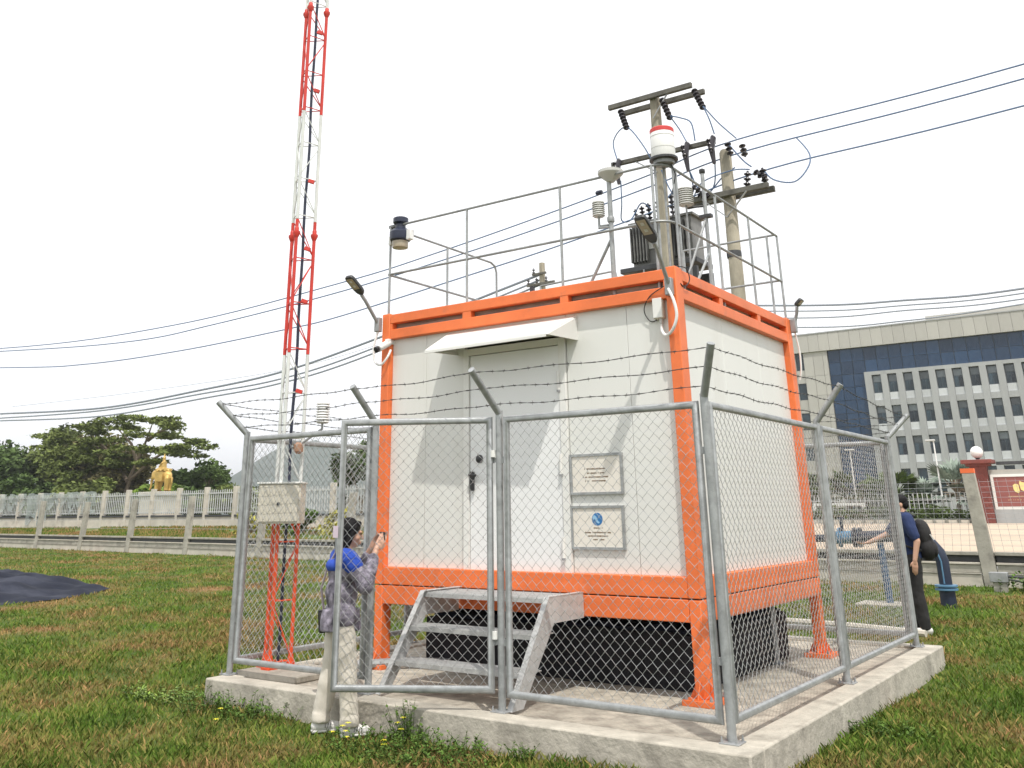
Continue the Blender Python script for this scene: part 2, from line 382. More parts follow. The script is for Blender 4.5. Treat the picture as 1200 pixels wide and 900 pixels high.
for xx0, xx1 in ((-.075, -e), (-Wc+e, -Wc+.075)):
    P('top_rail', MB().box(xx0, xx1, cy_, D-cy_, 3.02, zt), O, bevel=bv)
    P('upper_beam', MB().box(xx0, xx1, cy_, D-cy_, 2.868, 2.962), O, bevel=bv)
    P('floor_beam', MB().box(xx0, xx1, cy_, D-cy_, zb, .805), O, bevel=bv)
    P('stand_beam', MB().box(xx0-.01, xx1-.002, cy_, D-cy_, .50, zb-.008), 'orange2', bevel=bv)
    for a, b in ((cy_, cy_+.02), (.90, .975), (1.82, 1.90), (D-cy_-.02, D-cy_)):
        P('rail_block', MB().box(xx0+.003, xx1-.003, a, b, 2.962, 3.02), O)
P('joint_shadow_strip', MB().box(-Wc+.02, -.02, .03, D-.03, zb-.012, zb+.004), 'gap')
for x0, y0 in ((-Wc, 0), (-cw, 0), (-Wc, D-cy_), (-cw, D-cy_)):
    lg = P('leg', MB().box(x0+.003, x0+cw-.003, y0+.003, y0+cy_-.003, .016, zb-.01), O, bevel=bv)
    part('base_plate', MB().box(x0-.07, x0+cw+.07, y0-.07, y0+cy_+.07, -.022, .016), O, lg, bevel=.003)
    for dx, dy in ((1, 0), (-1, 0), (0, 1), (0, -1)):
        cx, cy = x0+cw/2+dx*cw/2, y0+cy_/2+dy*cy_/2
        px, py = -dy*.005, dx*.005
        gs = MB().prism([(cx-px, cy-py, .016), (cx-px+dx*.06, cy-py+dy*.06, .016), (cx-px, cy-py, .13)], (2*px, 2*py, 0))
        part('stiffener', gs, O, lg, smooth=None)
    for dx in (-.045, cw+.045):
        for dy in (-.045, cy_+.045):
            part('bolt', MB().lathe([(.014, 0), (.014, .012), (.008, .012), (.008, .03)], (x0+dx, y0+dy, .016), 6), 'galvdull', lg)
# wall panels (front: either side of the door and above it)
yw = .062; zt2, zb2 = 2.868, .805
g = .0016
def fpan(a, b, z0=zb2, z1=zt2): P('wall_panel', MB().box(a+g, b-g, yw, yw+.05, z0, z1), 'panel', bevel=.002)
fpan(-Wc+cw, -2.62); fpan(-2.62, -2.165); fpan(-2.165, -1.075, 2.70); fpan(-1.075, -.49); fpan(-.49, -cw)
for a, b in ((cy_, 1.02), (1.02, 1.9), (1.9, D-cy_)):
    P('wall_panel', MB().box(-yw-.05, -yw, a+g, b-g, zb2, zt2), 'panel', bevel=.002)
    P('wall_panel', MB().box(-Wc+yw, -Wc+yw+.05, a+g, b-g, zb2, zt2), 'panel', bevel=.002)
for a, b in ((-Wc+cw, -2.1), (-2.1, -1.05), (-1.05, -cw)):
    P('wall_panel', MB().box(a+g, b-g, D-yw-.05, D-yw, zb2, zt2), 'panel', bevel=.002)
P('roof', MB().box(-Wc+.085, -.085, .085, D-.085, 2.93, 3.05), 'roofgrey')
P('floor_panel', MB().box(-Wc+.08, -.08, .08, D-.08, zb+.02, zb+.07), 'dark')
# door
dr = P('door', MB().box(-2.095, -1.15, yw-.012, yw+.03, .785, 2.61), 'door', bevel=.004)
fr = MB()
fr.box(-2.16, -2.10, yw-.028, yw+.02, .76, 2.675); fr.box(-1.145, -1.08, yw-.028, yw+.02, .76, 2.675); fr.box(-2.10, -1.145, yw-.028, yw+.02, 2.615, 2.675)
P('door_frame', fr, 'trim', bevel=.003)
P('threshold', MB().box(-2.10, -1.145, yw-.03, yw+.02, .745, .78), 'galvdull')
for z in (2.30, 1.62, .98):
    hg = part('hinge', MB().tube([(-1.148, yw-.034, z-.07), (-1.148, yw-.034, z+.09)], .012, 8), 'trim', dr)
    part('hinge_pin', MB().tube([(-1.148, yw-.034, z-.085), (-1.148, yw-.034, z-.068)], .016, 8), 'galvdull', dr)
part('handle', MB().box(-2.072, -2.045, yw-.05, yw-.012, 1.44, 1.60).tube([(-2.06, yw-.045, 1.57), (-2.06, yw-.07, 1.57), (-1.99, yw-.072, 1.565)], .011, 8), 'black', dr, bevel=.003)
part('lock', MB().lathe([(.036, 0), (.036, .012), (.02, .03), (.012, .034)], (-1.99, yw-.012, 1.705), 16, (0, -1, 0)), 'dark', dr)
# canopy over the door: wedge hood, open below
hd = MB(); t_ = .012
TL, TR = V(-2.53, yw, 2.83), V(-.965, yw, 2.835)
fL, fR = V(-2.31, -.30, 2.635), V(-1.01, -.36, 2.635); wL, wR = V(-2.235, yw, 2.635), V(-.972, yw, 2.635)
fL2, fR2 = V(-2.33, -.31, 2.635), V(-1.02, -.345, 2.635)
TL = V(-2.36, yw, 2.84)
hd.prism([TL, TR, fR2, fL2], (0, 0, t_))
hd.prism([TR, wR, fR2], (t_, 0, 0)); hd.prism([TL, wL, fL2], (-t_, 0, 0))
hd.prism([fL2, fR2, fR2+V(0, 0, -.02), fL2+V(0, 0, -.02)], (0, -t_, 0))
P('door_canopy', hd, 'trim', smooth=None)
# signs on the wall
def font_lines(rows, x0, x1, y, par, m, seed):
    """rows of tiny unreadable print"""
    r = random.Random(seed); mb = MB()
    for z, a, b, h in rows:
        x = a
        while x < b:
            w = r.uniform(.006, .013); k = r.random()
            if k > .14: mb.box(x, min(b, x+w*.75), y-.0012, y, z-h/2*r.uniform(.5, 1), z+h/2*r.uniform(.5, 1))
            x += w
    return part('print', mb, m, par, smooth=None, kind='stuff')
sg = thing('notice_sign', 'cream framed notice with four lines of small brown print, upper of the two', 'sign', (-.832, yw, 1.545))
part('sign_face', MB().box(-1.055, -.61, yw-.013, yw-.004, 1.405, 1.685), 'paper', sg)
def rect_frame(mb, x0, x1, z0, z1, y0, y1, w):
    mb.box(x0, x1, y0, y1, z1-w, z1); mb.box(x0, x1, y0, y1, z0, z0+w); mb.box(x0, x0+w, y0, y1, z0+w, z1-w); mb.box(x1-w, x1, y0, y1, z0+w, z1-w); return mb
part('sign_frame', rect_frame(MB(), -1.072, -.592, 1.388, 1.702, yw-.022, yw-.002, .019), 'galv', sg)
font_lines([(1.585, -.94, -.745, .013), (1.552, -.925, -.76, .013), (1.522, -.955, -.725, .013), (1.492, -.935, -.745, .013)], 0, 0, yw-.013, sg, 'ink', 3)
sg = thing('notice_sign', 'cream framed notice with a round blue logo above fine print, lower of the two', 'sign', (-.84, yw, 1.14))
part('sign_face', MB().box(-1.062, -.618, yw-.013, yw-.004, .995, 1.287), 'paper', sg)
part('sign_frame', rect_frame(MB(), -1.08, -.60, .978, 1.304, yw-.022, yw-.002, .019), 'galv', sg)
lg = part('logo', MB().lathe([(.048, 0), (.048, .0015)], (-.84, yw-.013, 1.203), 24, (0, -1, 0)), 'logoblue', sg)
arc = [(-.872+.0*i, 0, 0) for i in range(1)]
wv = [(-.883, yw-.0155, 1.213), (-.868, yw-.0155, 1.236), (-.848, yw-.0155, 1.222), (-.833, yw-.0155, 1.19), (-.818, yw-.0155, 1.180), (-.826, yw-.0155, 1.170), (-.845, yw-.0155, 1.178), (-.862, yw-.0155, 1.206), (-.873, yw-.0155, 1.196)]
part('logo_wave', MB().prism(wv, (0, -.001, 0)), 'logolt', sg, smooth=None)
font_lines([(1.138, -.875, -.795, .011), (1.104, -.955, -.725, .012), (1.078, -.93, -.75, .012), (1.052, -.895, -.785, .012)], 0, 0, yw-.013, sg, 'ink', 5)

# ------------------------------------------------------------------ floodlights, camera, junction box
def arm_light(label, base, elbow, neck, tip, wdir, joint=True):
    t = thing('arm_light', label, 'lamp', base, 'street style lamps on the cabin corners')
    b = V(*base)
    part('bracket', MB().box(b.x-.03, b.x+.03, b.y-.035, b.y+.02, b.z-.07, b.z+.07), 'galvdull', t, bevel=.006)
    part('arm', MB().tube([base, elbow, neck], .017, 8), 'galvdull', t)
    a, c = V(*neck), V(*tip); d = (c-a); w = V(*wdir).normalized(); u = d.normalized().cross(w).normalized()
    if u.z < 0: u = -u
    hw = .052; loop = [(-.3, .0), (.12, .0), (.5, .0)]
    pr = []
    for s_, k in ((0, .45), (.12, .85), (.28, 1), (.85, 1), (.97, .82), (1, .6)): pr.append((s_, k))
    poly = [a+d*s_+w*hw*k for s_, k in pr]+[a+d*s_-w*hw*k for s_, k in pr[::-1]]
    part('lamp_head', MB().prism(poly, u*.03), 'dark', t, smooth=None, bevel=.004)
    q = [a+d*.34+w*hw*.72-u*.003, a+d*.9+w*hw*.72-u*.003, a+d*.9-w*hw*.72-u*.003, a+d*.34-w*hw*.72-u*.003]
    ln = part('lamp_glass', MB().prism(q, u*.003), 'lens', t, smooth=None)
    for s_ in (.5, .75):
        cc = a+d*s_-u*.005
        part('led_module', MB().prism([cc+d*.05+w*.014, cc+d*.05-w*.014, cc-d*.05-w*.014, cc-d*.05+w*.014], u*.002), 'greyplastic', ln, smooth=None)
    return t
arm_light('grey arm lamp leaning out from the near top corner of the cabin', (-.05, -.02, 2.95), (-.02, -.27, 3.20), (-.01, -.34, 3.235), (0, -.60, 3.372), (1, 0, 0))
arm_light('grey arm lamp leaning out from the left front corner of the cabin', (-3.17, -.02, 3.02), (-3.15, -.24, 3.22), (-3.15, -.30, 3.27), (-3.14, -.51, 3.40), (1, 0, 0))
arm_light('small arm lamp seen end-on at the far right corner of the cabin', (.03, 2.78, 3.05), (.075, 2.77, 3.17), (.09, 2.76, 3.24), (.16, 2.76, 3.30), (0, 1, 0))
t = thing('security_camera', 'white bullet camera facing out under the left front corner beam', 'camera', (-3.07, .03, 2.79))
part('housing', MB().lathe([(.028, 0), (.034, .02), (.034, .13), (.026, .15)], (-3.055, .02, 2.84), 14, (-.15, -1, -.55)), 'white', t)
part('lens', MB().lathe([(.026, 0), (.030, .01), (.030, .03), (.02, .035)], (-3.0765, -.122, 2.762), 14, (-.15, -1, -.55)), 'black', t)
part('mount', MB().box(-3.075, -3.03, -.03, .10, 2.82, 2.868), 'white', t, bevel=.006)
def hose(label, pts, r=.011, m='white', name='conduit', cat='conduit', n=8):
    # smooth the poly line (catmull-rom)
    P0 = [V(*p) for p in pts]; out = []
    for i in range(len(P0)-1):
        a = P0[max(0, i-1)]; b = P0[i]; c = P0[i+1]; d = P0[min(len(P0)-1, i+2)]
        for k in range(6):
            q = k/6; out.append(.5*((2*b)+(c-a)*q+(2*a-5*b+4*c-d)*q*q+(3*b-a-3*c+d)*q**3))
    out.append(P0[-1])
    return solo(name, MB().tube(out, r, n), m, label, cat, loc=tuple(P0[0]))
hose('white conduit looping from the camera round the left front column', [(-3.17, -.03, 2.95), (-3.20, -.05, 2.80), (-3.18, -.05, 2.66), (-3.10, -.05, 2.62), (-3.03, -.04, 2.68), (-3.02, .0, 2.76)])
hose('white conduit curving from the near corner lamp down to the junction box', [(-.05, -.05, 2.93), (.0, -.07, 2.82), (.015, -.07, 2.70), (-.03, -.06, 2.60), (-.11, -.01, 2.57), (-.165, .03, 2.62), (-.17, .04, 2.72)], .012)
hose('thin black cable loop hanging beside the junction box', [(-.10, -.02, 2.96), (-.24, .0, 2.90), (-.31, .03, 2.80), (-.27, .045, 2.71), (-.21, .045, 2.71)], .0045, 'black', 'cable', 'cable', 6)
hose('thin black cable loop over the top rail beside the near column', [(-.02, .02, 3.12), (.02, .16, 3.13), (.03, .2, 3.04), (.01, .14, 2.97), (0, .08, 2.99)], .0045, 'black', 'cable', 'cable', 6)
hose('white conduit running down the far right column', [(.03, 2.78, 3.0), (.05, 2.8, 2.8), (.045, 2.8, 2.6), (.02, 2.8, 2.5)], .009)
t = thing('junction_box', 'cream junction box on the wall beside the near orange column', 'box', (-.18, yw, 2.80))
part('box_body', MB().box(-.225, -.135, yw-.055, yw, 2.715, 2.885), 'cream', t, bevel=.008)
part('box_lid', MB().box(-.221, -.139, yw-.064, yw-.056, 2.72, 2.88), 'trim', t, bevel=.004)
part('cable_gland', MB().lathe([(.017, 0), (.017, .03), (.012, .045)], (-.17, yw-.025, 2.715), 8, (0, 0, -1)), 'greyplastic', t)

# ------------------------------------------------------------------ steel stair to the door
st = thing('metal_stair', 'short galvanised steel stair with side plates below the cabin door', 'stairs', (-1.56, -.4, 0))
for xs_, sg_ in ((-2.18, 1), (-.96, -1)):
    top = .672; w_ = .14
    prof = [(-.01, top), (-.50, top), (-1.0, .0), (-.86, .0), (-.44, top-.18), (-.01, top-.18)] if sg_ == -1 else [(-.01, top), (-.11-.39, top), (-1.0, 0), (-.86, 0), (-.44, top-.18), (-.01, top-.18)]
    sx = part('stringer', MB().prism([(xs_, y, z) for y, z in prof], (.008*sg_, 0, 0)), 'stairsteel', st, smooth=None)
    fl = MB()
    for (y0, z0), (y1, z1) in zip(prof[:2], prof[1:3]): fl.beam((xs_+.02*sg_, y0, z0), (xs_+.02*sg_, y1, z1), .045, .006)
    part('flange', fl, 'stairsteel', sx)
tr = None
for y0, y1, z in ((-.47, -.02, .655), (-.66, -.44, .43), (-.83, -.61, .205)):
    t1 = part('tread', MB().box(-2.17, -.97, y0, y1, z-.006, z).box(-2.17, -.97, y0, y0+.006, z-.032, z-.006), 'stairsteel', st)
    sl_ = MB()
    n_ = int((y1-y0)/.035)
    for i in range(n_): sl_.box(-2.16, -.98, y0+.012+i*.035, y0+.022+i*.035, z, z+.006)
    part('grip_bar', sl_, 'stairsteel', t1, kind='stuff')
# black plastic-wrapped stack under the cabin
def wavy_box(x0, x1, y0, y1, z0, z1, amp=.012):
    mb = MB(); pts = []
    def edge(a, b, n): return [(a[0]+(b[0]-a[0])*i/n, a[1]+(b[1]-a[1])*i/n) for i in range(n)]
    loop = edge((x0, y0), (x1, y0), 60)+edge((x1, y0), (x1, y1), 40)+edge((x1, y1), (x0, y1), 60)+edge((x0, y1), (x0, y0), 40)
    n = len(loop); lv = 6; cx, cy = (x0+x1)/2, (y0+y1)/2
    for k in range(lv):
        f = k/(lv-1)
        for i, (x, y) in enumerate(loop):
            w = amp*(sin(i*.9)+.7*sin(i*2.3+1)+.5*sin(i*.37+f*3)); dx, dy = x-cx, y-cy; l = math.hypot(dx, dy)
            mb.v.append((x+dx/l*w, y+dy/l*w, z0+(z1-z0)*f+(amp*sin(i*.5) if k == lv-1 else 0)))
    for k in range(lv-1):
        for i in range(n): mb.f.append((k*n+i, k*n+(i+1) % n, (k+1)*n+(i+1) % n, (k+1)*n+i))
    mb.f.append(tuple(range((lv-1)*n, lv*n))); mb.f.append(tuple(range(n))[::-1]); return mb
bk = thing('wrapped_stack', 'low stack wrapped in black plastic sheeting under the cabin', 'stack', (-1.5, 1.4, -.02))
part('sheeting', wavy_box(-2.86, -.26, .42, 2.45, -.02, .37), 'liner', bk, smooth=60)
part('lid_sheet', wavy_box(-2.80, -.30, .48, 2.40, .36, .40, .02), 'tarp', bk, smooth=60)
solo('conduit_post', MB().tube([(-.24, 2.06, -.02), (-.24, 2.06, .52)], .03, 10).box(-.30, -.18, 2.0, 2.12, -.022, -.01), 'galvdull', 'grey pipe standing between the slab and the cabin floor', 'pipe', (-.24, 2.06, -.02))
# concrete pad of the mast
solo('mast_pad', MB().box(-3.79, -3.08, -.97, -.40, -.02, .03), 'conc', 'small raised concrete pad under the lattice mast', 'pad', (-3.45, -.7, 0), bevel=.01)

# ------------------------------------------------------------------ chain-link enclosure
FX0, FX1, FY0, FY1, FH = -3.82, .58, -1.01, 3.65, 1.97
fen = thing('chain_link_fence', 'galvanised chain-link fence with angled barbed wire arms around the orange cabin', 'fence', (-1.6, -1.01, 0))
def chainmesh(a, b, z0, z1, name, par):
    """woven zigzag wires from a to b (xy), as one mesh part"""
    a = V(*a, 0); b = V(*b, 0); d = (b-a); Ln = d.length; d.normalize(); nrm = V(-d.y, d.x, 0)
    px, pz = .0365, .075; n = max(2, round(Ln/px)); px = Ln/n; m = max(2, round((z1-z0)/pz)); pz = (z1-z0)/m
    verts = []; faces = []; r = .0025
    ring = [(1, 0), (-.5, .87), (-.5, -.87)]
    for i in range(n):
        for k in range(2*m+1):
            s_ = (i+(.5 if False else 0))*px + (0 if (k % 2 == i % 2) else px) ; off = .003 if k % 2 else -.003
            # each wire fills one column, bending at its edges
            s_ = i*px+(px if k % 2 else 0)*1.0; 
            if i % 2: s_ = i*px+(0 if k % 2 else px)
            s_ += (px*.06 if (s_ > i*px+px*.5) else -px*.06)
            s_ = min(max(s_, .004), Ln-.004)
            c = a+d*s_+V(0, 0, z0+k*pz/2)+nrm*off+d*(rng.normal()*.0012)
            for u, w in ring:
                # cross-section roughly perpendicular to 45 degree wire
                verts.append(tuple(c+nrm*(u*r)+d*(w*r*.9)+V(0, 0, w*r*.3*(1 if k % 2 else -1))))
        b0 = i*(2*m+1)*3
        for k in range(2*m):
            for j in range(3):
                p = b0+k*3+j; q = b0+k*3+(j+1) % 3; faces.append((p, q, q+3, p+3))
    mb = MB(); mb.v = verts; mb.f = faces
    o = part(name, mb, 'wire', par, None); o['kind'] = 'stuff'; return o
def fpanel(a, b, name='fence_panel', z0=.11, z1=1.905, inset=.065, r=.024, mid=False):
    A = V(*a, 0); B = V(*b, 0); d = (B-A).normalized(); A2 = A+d*inset; B2 = B-d*inset
    p = part(name, MB().tube([(A2.x, A2.y, z0), (B2.x, B2.y, z0), (B2.x, B2.y, z1), (A2.x, A2.y, z1)], r, 12, True), 'galv', fen, smooth=40)
    chainmesh((A2+d*r*.6)[:2], (B2-d*r*.6)[:2], z0+.015, z1-.015, 'chain_mesh', p)
    for s_, E_ in ((1, A), (-1, B)):
        if mid: continue
        for z in (.42, 1.62):
            q = E_+d*s_*.01
            cl = part('clamp', MB().beam(tuple(q+V(0, 0, z)), tuple(q+d*s_*(inset-.015)+V(0, 0, z)), .012, .045), 'galvdull', p, bevel=.002)
    return p
posts = [(FX0, FY0, -.707, -.707, .278, .265), (-2.25, FY0, 0, -1, .29, .25), (-1.03, FY0, 0, -1, .342, .264), (FX1, FY0, .707, -.707, .187, .293),
         (FX1, 1.3, 1, 0, .238, .274), (FX1, FY1, .8, .6, .25, .21), (-1.62, FY1, 0, 1, .27, .26), (FX0, FY1, -.707, .707, .27, .26), (FX0, 1.3, -1, 0, .27, .26)]
tips = []
for x, y, ux, uy, run_, hh in posts:
    p = part('post', MB().tube([(x, y, .004), (x, y, FH)], .0265, 14), 'galv', fen)
    part('post_plate', MB().box(x-.06, x+.06, y-.06, y+.06, 0, .008), 'galvdull', p, bevel=.002)
    for dx in (-.045, .045):
        for dy in (-.045, .045): part('bolt', MB().lathe([(.008, 0), (.008, .014), (.005, .014), (.005, .03)], (x+dx, y+dy, .008), 6), 'galvdull', p)
    am = part('arm', MB().tube([(x, y, FH-.02), (x+ux*run_, y+uy*run_, FH+hh)], .026, 14), 'galv', fen)
    tips.append((V(x, y, FH), V(x+ux*run_, y+uy*run_, FH+hh)))
PX = [(q[0], q[1]) for q in posts]
fpanel(PX[0], PX[1]); fpanel(PX[2], PX[3]); fpanel(PX[3], PX[4]); fpanel(PX[4], PX[5])
fpanel(PX[5], PX[6]); fpanel(PX[6], PX[7]); fpanel(PX[7], PX[8]); fpanel(PX[8], PX[0])
gt = fpanel((-1.068, -1.02), (-2.07, -1.60), 'gate_leaf', .13, 1.905, .035, .024, True)
part('gate_tag', MB().box(-2.06, -2.015, -1.635, -1.629, 1.10, 1.18).xf(Matrix.Identity(4)), 'pink', gt)
for z in (.42, 1.62):
    part('gate_hinge', MB().lathe([(.032, 0), (.032, .045)], (-1.10, -1.025, z-.02), 10).beam((-1.03, -1.01, z), (-1.09, -1.02, z), .02, .03), 'galvdull', gt)
    part('gate_hinge', MB().lathe([(.020, 0), (.020, .05)], (-1.068, -1.035, z+.02), 10), 'trim', gt)
part('gate_latch', MB().box(-2.07, -2.04, -1.60, -1.56, 1.0, 1.1), 'galvdull', gt)
def barbed(p0, p1, par, seed):
    r = random.Random(seed); mb = MB(); d = p1-p0; Ln = d.length; n = max(8, int(Ln/.045)); sag = .010+.008*r.random()
    c = []
    ph = r.random()*6
    for i in range(n+1):
        f = i/n; q = p0+d*f; q.z -= 4*sag*f*(1-f); q += V(0, 0, .006*sin(f*Ln*9+ph)*min(1, 6*f, 6*(1-f))); c.append(q)
    dn = d.normalized(); sd = dn.cross(V(0, 0, 1)).normalized(); uu = sd.cross(dn)
    for k in (0, pi):
        mb.tube([q+sd*cos(i*1.5+k)*.0022+uu*sin(i*1.5+k)*.0022 for i, q in enumerate(c)], .0017, 4, caps=False)
    s_ = .05
    while s_ < Ln-.03:
        i = min(n-1, int(s_/Ln*n)); q = c[i].lerp(c[i+1], s_/Ln*n-i)
        for k in range(2):
            a = r.uniform(0, pi); v = (sd*cos(a)+uu*sin(a))*.017+dn*r.uniform(-.005, .005)
            mb.tube([q-v+dn*.005*(k-.5), q+dn*.005*(k-.5), q+v+dn*.005*(k-.5)], [.0006, .0016, .0006], 3, caps=False)
        mb.tube([q-dn*.010, q+dn*.010], .0045, 5, caps=False)
        s_ += .098+r.uniform(-.012, .012)
    part('barbed_wire', mb, 'barb', par, smooth=None)
order = list(range(9))
sdn = 0
for i in range(9):
    a, b = tips[i], tips[(i+1) % 9]
    for f in (.16, .55, .93):
        sdn += 1; barbed(a[0].lerp(a[1], f), b[0].lerp(b[1], f), fen, sdn)

# ------------------------------------------------------------------ lattice mast
mx_, my_ = -3.60, -.70
ms = thing('lattice_mast', 'slim three-legged lattice mast painted in red and white bands', 'mast', (mx_, my_, .03))
rtv = V(.8137, .5812, 0); fwv = V(-.5812, .8137, 0)
legp = [V(mx_, my_, 0)-rtv*.108+fwv*.05, V(mx_, my_, 0)-rtv*.035-fwv*.095, V(mx_, my_, 0)+rtv*.115+fwv*.03]
bands = [(.03, 1.46, 'mastorange'), (1.46, 2.69, 'mastwhite'), (2.69, 4.0, 'mastred'), (4.0, 5.16, 'mastwhite'), (5.16, 6.39, 'mastred'), (6.39, 7.7, 'mastwhite'), (7.7, 9.0, 'mastred')]
for z0, z1, m in bands:
    for i, q in enumerate(legp):
        part('mast_leg', MB().tube([(q.x, q.y, z0+.002), (q.x, q.y, z1-.002)], .0165, 8), m, ms)
    nb = 3; h = (z1-z0)/nb
    for k in range(nb):
        for i in range(3):
            a, b = legp[i], legp[(i+1) % 3]; za = z0+k*h+.05
            part('rung', MB().tube([(a.x, a.y, za), (b.x, b.y, za)], .0055, 6), m, ms)
            if (k+i) % 2: a, b = b, a
            part('brace', MB().tube([(a.x, a.y, za+.03), (b.x, b.y, za+h-.03)], .0055, 6), m, ms)
for z, m in ((.06, 'mastorange'), (1.40, 'mastorange'), (3.86, 'mastred'), (6.36, 'mastred')):
    for q in legp:
        part('flange', MB().lathe([(.018, -.05), (.036, -.008), (.036, .012), (.022, .014), (.022, .05), (.017, .06)], (q.x, q.y, z), 10), m, ms)
for q in legp: part('foot', MB().box(q.x-.05, q.x+.05, q.y-.05, q.y+.05, .03, .045).lathe([(.035, 0), (.02, .09)], (q.x, q.y, .045), 8), 'mastorange', ms)
for z in (2.35, 3.2, 3.72, 4.42, 5.42, 6.1):
    a, b = legp[1], legp[2]; c = (a+b)/2
    part('cable_clip', MB().beam((c.x, c.y, z), (c.x+rtv.x*.055, c.y+rtv.y*.055, z-.02), .03, .035), 'mastred' if not (2.7 < z < 2.71) else 'mastwhite', ms)
part('feeder_cable', MB().tube([(mx_-.005*cos(i), my_+.02+.006*sin(i*1.7), .05+i*.3) for i in range(31)], .014, 8), 'navy', ms)
c = V(-3.40, -.80, 0)
eb = thing('equipment_box', 'cream weatherproof equipment box strapped to the red and white mast', 'box', (c.x, c.y, 1.17))
def rotbox(x0, x1, y0, y1, z0, z1, at, an):
    return MB().box(x0, x1, y0, y1, z0, z1).xf(Matrix.Translation(at) @ Matrix.Rotation(an, 4, 'Z'))
an = math.atan2(.50, .86)
part('box_body', rotbox(-.19, .19, 0, .17, 0, .33, (-3.47, -.90, 1.185), an), 'cream', eb, bevel=.006)
part('box_roof', rotbox(-.20, .20, -.02, .18, .33, .345, (-3.47, -.90, 1.185), an), 'trim', eb, bevel=.003)
part('box_door', rotbox(-.175, .175, -.012, 0, .015, .315, (-3.47, -.90, 1.185), an), 'cream', eb, bevel=.004)
part('lock', rotbox(-.012, .012, -.02, -.012, .15, .175, (-3.47, -.90, 1.185), an), 'dark', eb)
def screen(label, x, y, z, r=.07, h=.15, n=7, stem=None, m='greyplastic'):
    t = thing('radiation_shield', label, 'sensor', (x, y, z), 'louvred weather sensors')
    for i in range(n):
        zz = z+i*h/n; part('louvre', MB().lathe([(r*.8, 0), (r, 0), (r*.86, h/n*.55), (r*.62, h/n*.6)], (x, y, zz), 16), m, t)
    part('core', MB().lathe([(r*.78, -.01), (r*.78, h)], (x, y, z), 12), 'greyplastic', t)
    part('cap', MB().lathe([(r*.98, 0), (r*.9, .012), (r*.3, .02)], (x, y, z+h), 16), m, t)
    if stem: part('stem', MB().tube(stem, .010, 8), 'galvdull', t)
    return t
screen('white louvred sensor on a bracket of the lattice mast', -3.27, -.62, 2.05, .065, .16, 7, [(-3.27, -.62, 2.05), (-3.27, -.62, 1.99), (-3.50, -.66, 1.86)], 'white')
t = thing('cable_fitting', 'rusty brown junction fitting clamped on the mast beside the fence top', 'fitting', (-3.50, -.68, 1.82))
part('fitting_body', MB().lathe([(.02, -.05), (.045, -.03), (.045, .03), (.02, .05)], (-3.50, -.68, 1.83), 10), mat('rusty_fitting', (.35, .20, .13), .7, 0, .2, 20), t)
part('clamp', MB().box(-3.56, -3.50, -.70, -.66, 1.82, 1.84), 'dark', t)
hose('grey pipe lying on the slab beside the mast foot', [(-3.25, -.30, .02), (-2.9, .1, .03), (-2.5, .3, .03)], .035, 'galvdull', 'pipe', 'pipe')

# ------------------------------------------------------------------ roof railing and instruments
rl_ = thing('roof_railing', 'thin galvanised safety railing around the cabin roof', 'railing', (-1.57, 1.39, 3.1))
RT, RM, rr = 4.035, 3.535, .012
def arc3(cx, cy, r, a0, a1, z, n=6): return [(cx+r*cos(a0+(a1-a0)*i/n), cy+r*sin(a0+(a1-a0)*i/n), z) for i in range(n+1)]
for z in (RT, RM):
    part('rail', MB().tube([(-3.12, .05, z), (-.20, .05, z)]+arc3(-.20, .20, .15, -pi/2, 0, z)+[(-.05, 2.80, z)], rr, 8), 'galvdull', rl_)
    part('rail', MB().tube([(-3.12, .05, z), (-3.12, 1.82, z), (-3.12, 1.9, z-.03), (-3.12, 1.93, z-.1)]+([(-3.12, 1.93, 3.1)] if z == RT else []), rr, 8), 'galvdull', rl_)
    part('rail', MB().tube([(-.05, 2.74, z), (-1.1, 2.74, z)], rr, 8), 'galvdull', rl_)
part('rail', MB().tube([(-3.0, 2.7, 3.9), (-2.02, 2.7, 3.93), (-1.95, 2.7, 3.9), (-1.93, 2.7, 3.8), (-1.93, 2.7, 3.0)], rr, 8), 'galvdull', rl_)
for x, y in ((-3.105, .05), (-2.13, .05), (-1.08, .05), (-.17, .052), (-.055, .28), (-.05, 1.96), (-.05, 2.80), (-.14, 2.74), (-1.1, 2.74), (-3.12, 1.0), (-3.0, 2.7), (-.05, 1.12)):
    part('rail_post', MB().tube([(x, y, 2.97), (x, y, RT-.004 if not x == -3.0 else 3.9)], .0125, 8), 'galv', rl_)
# rain gauge over the near corner
t = thing('rain_gauge', 'white cylindrical rain gauge with a red rim above the near roof corner', 'gauge', (-.10, .15, 3.0))
gx, gy = -.095, .15
part('can', MB().lathe([(.098, 4.11), (.103, 4.13), (.103, 4.335), (.100, 4.34)], (gx, gy, 0), 28), 'white', t)
part('rim', MB().lathe([(.1035, 4.338), (.1035, 4.372), (.096, 4.38), (.088, 4.36), (.05, 4.33)], (gx, gy, 0), 28), 'red', t)
for z in (4.19, 4.30): part('band', MB().lathe([(.1042, z), (.1048, z+.003), (.1042, z+.006)], (gx, gy, 0), 28), 'greyplastic', t)
part('base_ring', MB().lathe([(.11, 4.085), (.122, 4.09), (.122, 4.108), (.105, 4.112)], (gx, gy, 0), 24), 'dark', t)
part('flange', MB().lathe([(.075, 4.05), (.09, 4.055), (.09, 4.085)], (gx, gy, 0), 20), 'galvdull', t)
for dx, dy in ((-.06, -.06), (.06, .03), (-.04, .07)):
    part('leg', MB().tube([(gx+dx, gy+dy, 2.98), (gx+dx, gy+dy, 4.06)], .011, 8), 'galv', t)
part('signal_cable', MB().tube([(gx+.05, gy, 4.09), (gx+.09, gy+.02, 3.95), (gx+.04, gy+.03, 3.8), (gx+.02, gy+.02, 3.3), (gx+.02, gy+.03, 3.0)], .005, 6), 'black', t)
